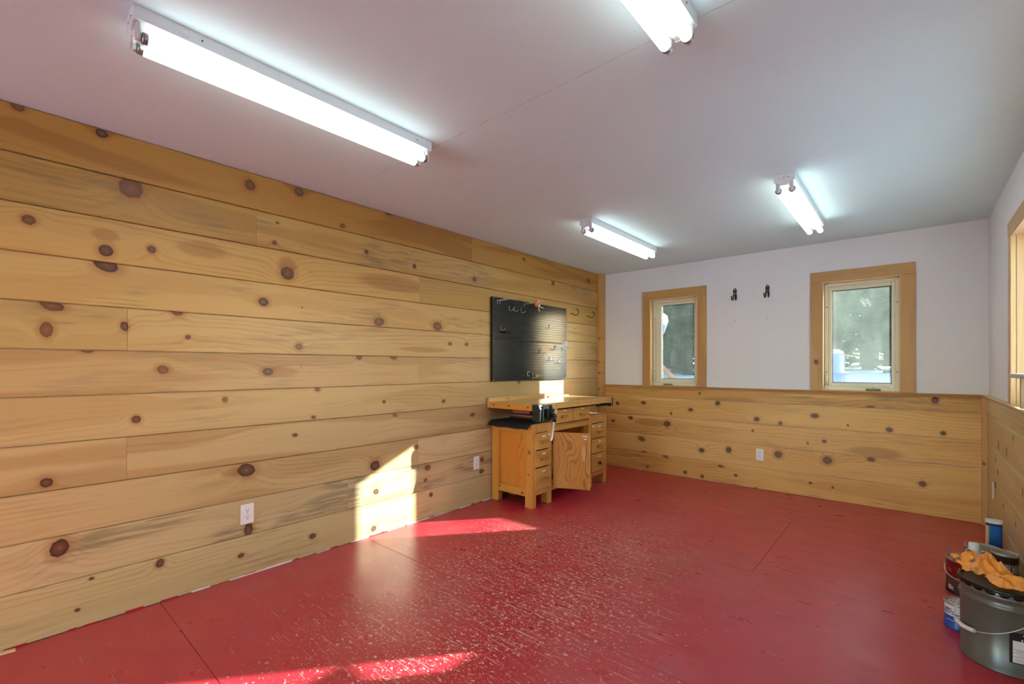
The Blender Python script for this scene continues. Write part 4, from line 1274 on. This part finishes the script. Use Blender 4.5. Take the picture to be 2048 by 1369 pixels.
# blue tall tin with a white plastic top
tin = empty('filler_tin', (3.418, 4.23, 0), 'tall blue tin with a white lid standing behind the cans', 'tin')
m = MB()
pr = []
for k in range(28):
    a = 2 * PI * k / 28
    ex, ey = 0.038, 0.030
    c_, s_ = math.cos(a), math.sin(a)
    pr.append((3.418 + ex * math.copysign(abs(c_) ** .7, c_), 4.23 + ey * math.copysign(abs(s_) ** .7, s_)))
def tinmat():
    q = NT('blue_tin_label')
    sp = q.sep()
    f = q.rng(sp[0], 3.3935, 3.3945, 0, 1, False)
    g = q.rng(sp[0], 3.387, 3.388, 0, 1, False)
    col = q.mix(f, q.mix(g, srgb(214, 190, 160), srgb(190, 190, 70)), srgb(20, 96, 176))
    h = q.rng(sp[2], 0.244, 0.246, 0, 1, False)
    return q.fin(q.mix(h, col, srgb(18, 34, 84)), .35)
MB().prism(pr, 0.0005, 0.262, lambda p, q, a: (p, q, a)).build('body', tinmat(), tin)
MB().prism([(3.418 + (p - 3.418) * 1.03, 4.23 + (q - 4.23) * 1.03) for p, q in pr], 0.262, 0.280, lambda p, q, a: (p, q, a)).build('lid', M['print_white'], tin)
MB().lathe([(0.014, 0), (0.014, 0.004), (0, 0.004)], (3.418, 4.23, 0.280), 16).build('lid_button', M['print_white'], tin)

# white bottle with a stepped cap
bt = empty('bottle', (3.268, 3.395, 0), 'white plastic bottle with a stepped cap behind the orange cloth', 'bottle')
MB().lathe([(0, 0.0005), (0.040, 0.0005), (0.044, 0.006), (0.044, 0.215), (0.038, 0.250), (0.026, 0.275), (0.022, 0.283), (0.022, 0.287), (0, 0.287)], (3.268, 3.395, 0), 28).build('body', plain('bottle_plastic', srgb(206, 212, 214), .35), bt)
MB().lathe([(0.032, 0.278), (0.032, 0.296), (0.027, 0.300), (0.024, 0.302)], (3.268, 3.395, 0), 28).build('collar', plain('cap_collar', srgb(196, 206, 212), .4), bt)
MB().lathe([(0.021, 0.300), (0.021, 0.333), (0.019, 0.336), (0, 0.336)], (3.268, 3.395, 0), 28).build('cap', plain('cap_white', srgb(232, 234, 236), .4), bt)

# big grey pail
px, py, pr_ = 3.322, 2.866, 0.140
PH = 0.340
pail = empty('steel_pail', (px, py, 0), 'large grey steel pail with black lugged lid and wire handle', 'pail')
def pail_mat():
    q = NT('grey_pail_paint')
    nz = q.noise(q.obj(), 9.0, 4)
    sp = q.sep()
    return q.fin(q.mix(nz, srgb(92, 94, 88), srgb(108, 108, 100)), q.rng(nz, .2, .8, .26, .40), 0.25, 0.55)
MB().lathe([(0, 0.004), (pr_ - 0.010, 0.004), (pr_ - 0.006, 0.0005), (pr_ - 0.003, 0.0005), (pr_ - 0.002, 0.008), (pr_ - 0.006, 0.011),
            (pr_ - 0.003, 0.255), (pr_ + 0.001, 0.262), (pr_ + 0.003, 0.268), (pr_ + 0.001, 0.274), (pr_ - 0.003, 0.280),
            (pr_ - 0.003, 0.298), (pr_ + 0.002, 0.304), (pr_ + 0.003, 0.309), (pr_ + 0.001, 0.314), (pr_ - 0.003, 0.320), (pr_ - 0.002, PH - 0.006)], (px, py, 0), 72).build('body', pail_mat(), pail)
MB().lathe([(pr_ - 0.001, PH - 0.013), (pr_ + 0.004, PH - 0.011), (pr_ + 0.005, PH - 0.005), (pr_ + 0.003, PH), (pr_ - 0.003, PH), (pr_ - 0.006, PH - 0.004), (pr_ - 0.012, PH - 0.010)], (px, py, 0), 72).build('lid_ring', plain('black_lid', srgb(20, 21, 22), .28, .2, .6), pail)
MB().lathe([(pr_ - 0.0118, PH - 0.0095), (pr_ - 0.018, PH - 0.012), (0, PH - 0.012)], (px, py, 0), 72).build('lid', plain('lid_face', srgb(128, 128, 110), .35, .4, .5, .2, 25), pail)
fa = facing(px, py)
for k in range(22):
    a0 = 2 * PI * k / 22 + fa
    n = 6
    vs, fs = [], []
    for j in range(n + 1):
        t = j / n
        an = a0 + (t - .5) * 2 * PI / 22 * 0.86
        drop = 0.011 * math.sin(PI * t) ** .5
        for (r_, z) in ((pr_ + 0.004, PH - 0.012), (pr_ + 0.0055, PH - 0.014 - drop * .6), (pr_ + 0.002, PH - 0.015 - drop)):
            vs.append((px + r_ * math.cos(an), py + r_ * math.sin(an), z))
    for j in range(n):
        for i in range(2):
            fs.append((j * 3 + i, j * 3 + 3 + i, j * 3 + 4 + i, j * 3 + 1 + i))
    MB().add(vs, fs, 0, True).build('lug', plain('black_lug', srgb(18, 19, 20), .25, .2, .6) if k == 0 else bpy.data.materials['black_lug'], pail)
# wire bail hanging down in front, grip in the middle
g0 = fa - 0.90
pts = []
for k in range(41):
    t = k / 40
    an = g0 + (t - 0.5) * PI
    s_ = math.sin(PI * t)
    rr2 = pr_ + 0.006 + 0.010 * s_
    pts.append((px + rr2 * math.cos(an), py + rr2 * math.sin(an), 0.262 - 0.125 * s_ ** .8))
MB().tube(pts, .0017, 8).build('bail', M['wire'], pail)
MB().tube(pts[16:25], .0085, 12).build('grip', plain('grip_white', srgb(226, 220, 214), .45), pail)
for t in (0, 1):
    an = g0 + (t - 0.5) * PI
    MB().lathe([(0, -0.012), (0.010, -0.012), (0.012, 0), (0.010, 0.012), (0, 0.012)], (px + (pr_ + 0.003) * math.cos(an), py + (pr_ + 0.003) * math.sin(an), 0.264), 12).build('ear', M['tin'], pail)
# warning label
la = fa + 0.10
lab = arc_patch(px, py, pr_ - 0.003, la, la + 1.5, 0.060, 0.185, M['print_black'], pail, 'warning_label', 0.0012, 20)
arc_patch(px, py, pr_ - 0.003, la + 0.07, la + 1.43, 0.064, 0.152, M['print_white'], lab, 'label_field', 0.0018, 20)
for zz in (0.088, 0.104, 0.117):
    arc_patch(px, py, pr_ - 0.003, la + 0.07, la + 1.43, zz, zz + 0.0012, M['print_black'], lab, 'label_line', 0.0024, 20)
random.seed(8)
for zz in (0.070, 0.075, 0.080, 0.093, 0.098, 0.109, 0.113):
    arc_patch(px, py, pr_ - 0.003, la + 0.10 + random.uniform(0, .08), la + 0.9 + random.uniform(-.2, .4), zz, zz + 0.0011, plain('print_grey', srgb(120, 120, 120), .5) if 'print_grey' not in bpy.data.materials else bpy.data.materials['print_grey'], lab, 'small_print', 0.0024, 8)
def tri(an, z, s_):
    vs = []
    for (a, b) in ((-s_, 0), (s_, 0), (0, s_ * 1.7)):
        q = an + a / pr_
        vs.append((px + (pr_ - 0.0005) * math.cos(q), py + (pr_ - 0.0005) * math.sin(q), z + b))
    return MB().add(vs, [(0, 1, 2)]).build('warning_triangle', M['print_white'], lab)
for i, (off, z) in enumerate(((0.30, 0.1755), (0.38, 0.1655), (0.26, 0.1555))):
    tri(la + off, z, 0.0042)
arc_text('WA', 0.010, px, py, pr_ - 0.001, la + 0.35, 0.1755, M['print_white'], lab)
arc_text('DA', 0.010, px, py, pr_ - 0.001, la + 0.31, 0.1555, M['print_white'], lab)
# round red pictogram on the label
vs = []
for k in range(20):
    a = 2 * PI * k / 20
    q = la + 0.56 + 0.020 * math.cos(a) / pr_
    vs.append((px + (pr_ - 0.0002) * math.cos(q), py + (pr_ - 0.0002) * math.sin(q), 0.135 + 0.015 * math.sin(a)))
MB().add(vs, [tuple(range(20))]).build('pictogram', M['print_red'], lab)
vs = []
for k in range(20):
    a = 2 * PI * k / 20
    q = la + 0.56 + 0.013 * math.cos(a) / pr_
    vs.append((px + (pr_ + 0.0003) * math.cos(q), py + (pr_ + 0.0003) * math.sin(q), 0.134 + 0.010 * math.sin(a)))
MB().add(vs, [tuple(range(20))]).build('pictogram', plain('print_pink', srgb(226, 190, 176), .5), lab)


# orange cloths
def cloth(name, cx_, cy_, sx, sy, rot, hgt, seed, label, mat, zb, lift):
    n = 44
    vs, fs = [], []
    ca, sa = math.cos(rot), math.sin(rot)
    for i in range(n + 1):
        for j in range(n + 1):
            a, b = i / n * 2 - 1, j / n * 2 - 1
            r = max(abs(a), abs(b))
            p = Vector((a * 1.5 + seed, b * 1.5, seed * 1.7))
            wob = mnoise.noise(p) * 0.20
            q1 = abs(mnoise.noise(Vector((a * 1.7 + seed * 3, b * 1.0, 2.0))))
            q2 = abs(mnoise.noise(Vector((a * 3.1 + b * 1.3 + seed, b * 2.6 - a, 5.0))))
            fold = (1 - min(1, q1 * 2.6)) * 0.65 + (1 - min(1, q2 * 3.2)) * 0.30
            env = (1 - r ** 3.0)
            x = a * sx * (1 + wob) * (1 - 0.12 * fold)
            y = b * sy * (1 + mnoise.noise(p + Vector((9, 4, 2))) * 0.22)
            z = zb + 0.003 + hgt * (0.25 * env + 0.75 * fold * (0.25 + 0.75 * env)) + lift(a, b)
            vs.append((cx_ + ca * x - sa * y, cy_ + sa * x + ca * y, z))
    for i in range(n):
        for j in range(n):
            k = i * (n + 1) + j
            fs.append((k, k + n + 1, k + n + 2, k + 1))
    o = MB().add(vs, fs, 0, True).build(name, mat)
    s = o.modifiers.new('thickness', 'SOLIDIFY'); s.thickness = 0.003; s.offset = 1.0
    ss = o.modifiers.new('soft', 'SUBSURF'); ss.levels = 1; ss.render_levels = 1
    return tag(o, label, 'cloth', 'orange cleaning cloths on the pail')


def cloth_mat(name, dirt):
    q = NT(name)
    nz = q.noise(q.obj(), 14.0, 4)
    fz = q.noise(q.obj(), 900.0, 2)
    col = q.mix(nz, srgb(244, 152, 52), srgb(250, 174, 84))
    if dirt:
        dn = q.noise(q.obj(), 22.0, 3)
        sp = q.sep()
        near = q.rng(sp[0], 3.255, 3.225, 0, 1)
        col = q.mix(q.m('MULTIPLY', q.rng(dn, .50, .62), near), col, srgb(92, 74, 60))
    q.b.inputs['Sheen Weight'].default_value = 0.3
    return q.fin(col, 0.9, 0, 0.2, fz, 0.35, 0.002)


cloth('cleaning_cloth', 3.262, 2.925, 0.080, 0.080, 0.5, 0.080, 1.3, 'crumpled orange cloth with a dark smudge at the left of the pail lid', cloth_mat('orange_cloth', True), PH, lambda a, b: 0.026 * max(0, b) ** 1.5 + 0.010)
cloth('cleaning_cloth', 3.345, 2.800, 0.078, 0.056, 0.25, 0.052, 4.1, 'folded orange cloth at the front of the pail lid', cloth_mat('orange_cloth_clean', False), PH, lambda a, b: 0.004)

# ------------------------------------------------------------------ outdoors
def ground_z(x, y):
    t = max(0.0, min(1.0, (y - 5.9) / 2.6))
    t = t * t * (3 - 2 * t)
    far = max(0.0, y - 8.5)
    z = -0.35 + 1.27 * t + 0.022 * far
    e = max(0.0, min(1.0, (x - 4.1) / 2.0)) * max(0.0, min(1.0, (7.5 - y) / 1.5)) * max(0.0, min(1.0, (y - 0.5) / 1.5))
    z += 1.0 * e * e * (3 - 2 * e)  # unseen snow bank, raised to bounce sunlight in at the right window
    z += 0.05 * mnoise.noise(Vector((x * 0.6, y * 0.6, 0))) * (0.3 + t) + 0.02 * mnoise.noise(Vector((x * 2.2, y * 2.2, 3)))
    return z


n = 90
vs, fs = [], []
for i in range(n + 1):
    for j in range(n + 1):
        x = -28 + 62 * i / n
        y = -22 + 62 * j / n
        z = ground_z(x, y)
        if -0.7 < x < W + 0.7 and y < D + 0.7:
            z = -0.5
        vs.append((x, y, z))
for i in range(n):
    for j in range(n):
        k = i * (n + 1) + j
        fs.append((k, k + n + 1, k + n + 2, k + 1))
sq = NT('snow')
nz = sq.noise(sq.obj(), 1.2, 5)
snow_m = sq.fin(sq.mix(nz, srgb(212, 220, 232), srgb(230, 236, 244)), 0.7, 0, 0.3, nz, 0.4, 0.05)
g = MB().add(vs, fs, 0, True).build('snow_ground', snow_m)
tag(g, 'snow covered ground outside the windows', None, None, 'structure')

M['bark'] = plain('bark', srgb(84, 68, 56), 0.9, 0, .2, .35, 12)
M['needles'] = plain('needles', srgb(62, 78, 44), 0.8, 0, .2, .45, 3)


def tree_meshes(seed, h, bare):
    random.seed(seed)
    t = MB().tube([(0, 0, -0.4), (0.02, 0, h * .35), (0, 0.03, h * .7), (0, 0, h)], [h * .018, h * .014, h * .008, .01], 9)
    f = MB()
    z = h * bare
    while z < h * 0.985:
        k = (z / h - bare) / (1 - bare)
        R_ = (1 - k) ** .8 * h * 0.17 + 0.12
        nb = random.randint(5, 7)
        a0 = random.uniform(0, 6.28)
        for b in range(nb):
            a = a0 + 6.28 * b / nb + random.uniform(-.3, .3)
            L = R_ * random.uniform(.65, 1.1)
            dr = random.uniform(.05, .75)
            d = Vector((math.cos(a), math.sin(a), 0)); s = Vector((-math.sin(a), math.cos(a), 0))
            ns = 5
            zj = z + random.uniform(-.06, .06) * h
            for q in range(1, ns + 1):
                c = d * (L * q / ns) + Vector((0, 0, zj - dr * L * (q / ns) ** 1.4))
                wd = 0.16 * L * (1.25 - q / ns) + 0.05
                for sg in (-1, 1):
                    tip = c + s * sg * wd * random.uniform(1.2, 2.0) + d * wd * .7 + Vector((0, 0, random.uniform(-.22, .10)))
                    f.add([c - d * wd * .8, tip, c + d * wd * .8 + Vector((0, 0, .03)), c + Vector((0, 0, -.05)) + s * sg * wd * .6], [(0, 1, 2), (0, 3, 1)])
        z += h * random.uniform(.022, .034)
    return t, f


protos = []
for i, (h, bare) in enumerate(((9.0, 0.08), (11.0, 0.30), (8.0, 0.16))):
    t, f = tree_meshes(30 + i, h, bare)
    r = empty('conifer', (0, 0, 0))
    t.build('trunk', M['bark'], r)
    f.build('foliage', M['needles'], r)
    protos.append(r)
rt = random.Random(5)
tree_spots = [(-1.9, 13.4, 0), (-2.9, 15.2, 1), (-0.7, 14.6, 2), (-4.4, 17.5, 0), (-1.4, 18.2, 1), (0.25, 17.0, 1), (1.25, 15.6, 1), (-5.6, 21.0, 0), (-2.8, 22.5, 2), (-0.4, 22.0, 0),
              (1.9, 19.5, 0), (0.8, 21.5, 1), (2.3, 23.5, 2), (-7.5, 20.0, 1), (-0.2, 12.6, 1), (1.4, 26.0, 0), (-3.8, 27.0, 0), (-1.0, 28.0, 0),
              (-9.0, 30.0, 0), (-6.6, 29.0, 0), (-5.0, 31.5, 2), (-2.6, 31.0, 0), (-0.2, 32.0, 0), (1.6, 31.0, 2), (3.2, 29.5, 0), (-3.4, 24.6, 0), (0.3, 25.0, 2), (-7.6, 25.5, 0), (2.6, 26.6, 0), (-1.9, 25.8, 0),
              (9.0, 23.0, 0), (10.5, 25.0, 0), (7.2, 22.6, 2), (12.0, 26.5, 0), (8.4, 27.0, 0), (5.8, 24.0, 0), (10.0, 30.0, 0), (13.5, 29.5, 0),  # unseen trees, added to shade the snow farther out
              (4.2, 16.2, 0), (5.6, 17.6, 0), (7.0, 16.6, 2), (7.9, 18.4, 0), (6.2, 20.4, 0), (5.5, 13.4, 2)]  # out of view, added to keep sun off the near snow and drum
used = [False] * 3
for (x, y, k) in tree_spots:
    o = protos[k] if not used[k] else copy_tree(protos[k])
    used[k] = True
    s_ = rt.uniform(.85, 1.2)
    o.location = (x, y, ground_z(x, y))
    o.scale = (s_, s_, s_)
    o.rotation_euler = (0, 0, rt.uniform(0, 6.28))
    tag(o, 'dark green conifer in the woods seen through the end windows', 'tree', 'conifers in the woods outside')

# snow roofed shed seen at the left of the narrow window
shed = empty('shed', (-0.62, 8.85, 0.4), 'brown shed with a snow covered roof outside the narrow window', 'shed')
bx('wall', -4.2, -0.95, 9.2, 11.8, 0.4, 2.15, plain('shed_board', srgb(92, 62, 46), .8, 0, .2, .2), shed, 0)
m = MB().prism([(-4.5, 2.75), (-0.70, 2.10), (-0.70, 2.02), (-4.5, 2.67)], 8.9, 12.1, lambda p, q, a: (p, a, q))
m.build('roof', plain('shed_roof', srgb(58, 52, 50), .7), shed)
pf = [(-4.55, 2.76), (-0.66, 2.09), (-0.60, 2.16), (-0.62, 2.27), (-0.74, 2.36), (-0.95, 2.44), (-4.55, 3.05)]
MB().prism(pf, 8.85, 12.15, lambda p, q, a: (p, a, q)).build('roof_snow', snow_m, shed)
shed.rotation_euler = (0, 0, math.radians(24))
tag(MB().tube([(-1.05, 9.12, 1.45), (-0.28, 8.75, 0.86)], .05, 6).build('leaning_pole', plain('pole_wood', srgb(146, 96, 62), .7)), 'brown pole leaning against the shed outside the narrow window', 'pole')

# blue drum in the snow
dr = empty('drum', (1.93, 9.0, 0.9), 'blue drum capped with snow outside the hazy window', 'drum')
MB().lathe([(0, 0.5), (0.28, 0.5), (0.29, 0.75), (0.30, 0.77), (0.29, 0.79), (0.29, 1.1), (0.30, 1.12), (0.29, 1.14), (0.29, 1.40), (0.27, 1.42), (0, 1.42)], (1.93, 9.0, 0.05), 32).build('body', plain('blue_drum', srgb(36, 76, 150), .4), dr)
MB().lathe([(0.275, 1.42), (0.27, 1.45), (0.22, 1.485), (0, 1.50)], (1.93, 9.0, 0.05), 32).build('snow_cap', snow_m, dr)

for o in bpy.data.objects:
    if '_base' in o.keys():
        del o['_base']
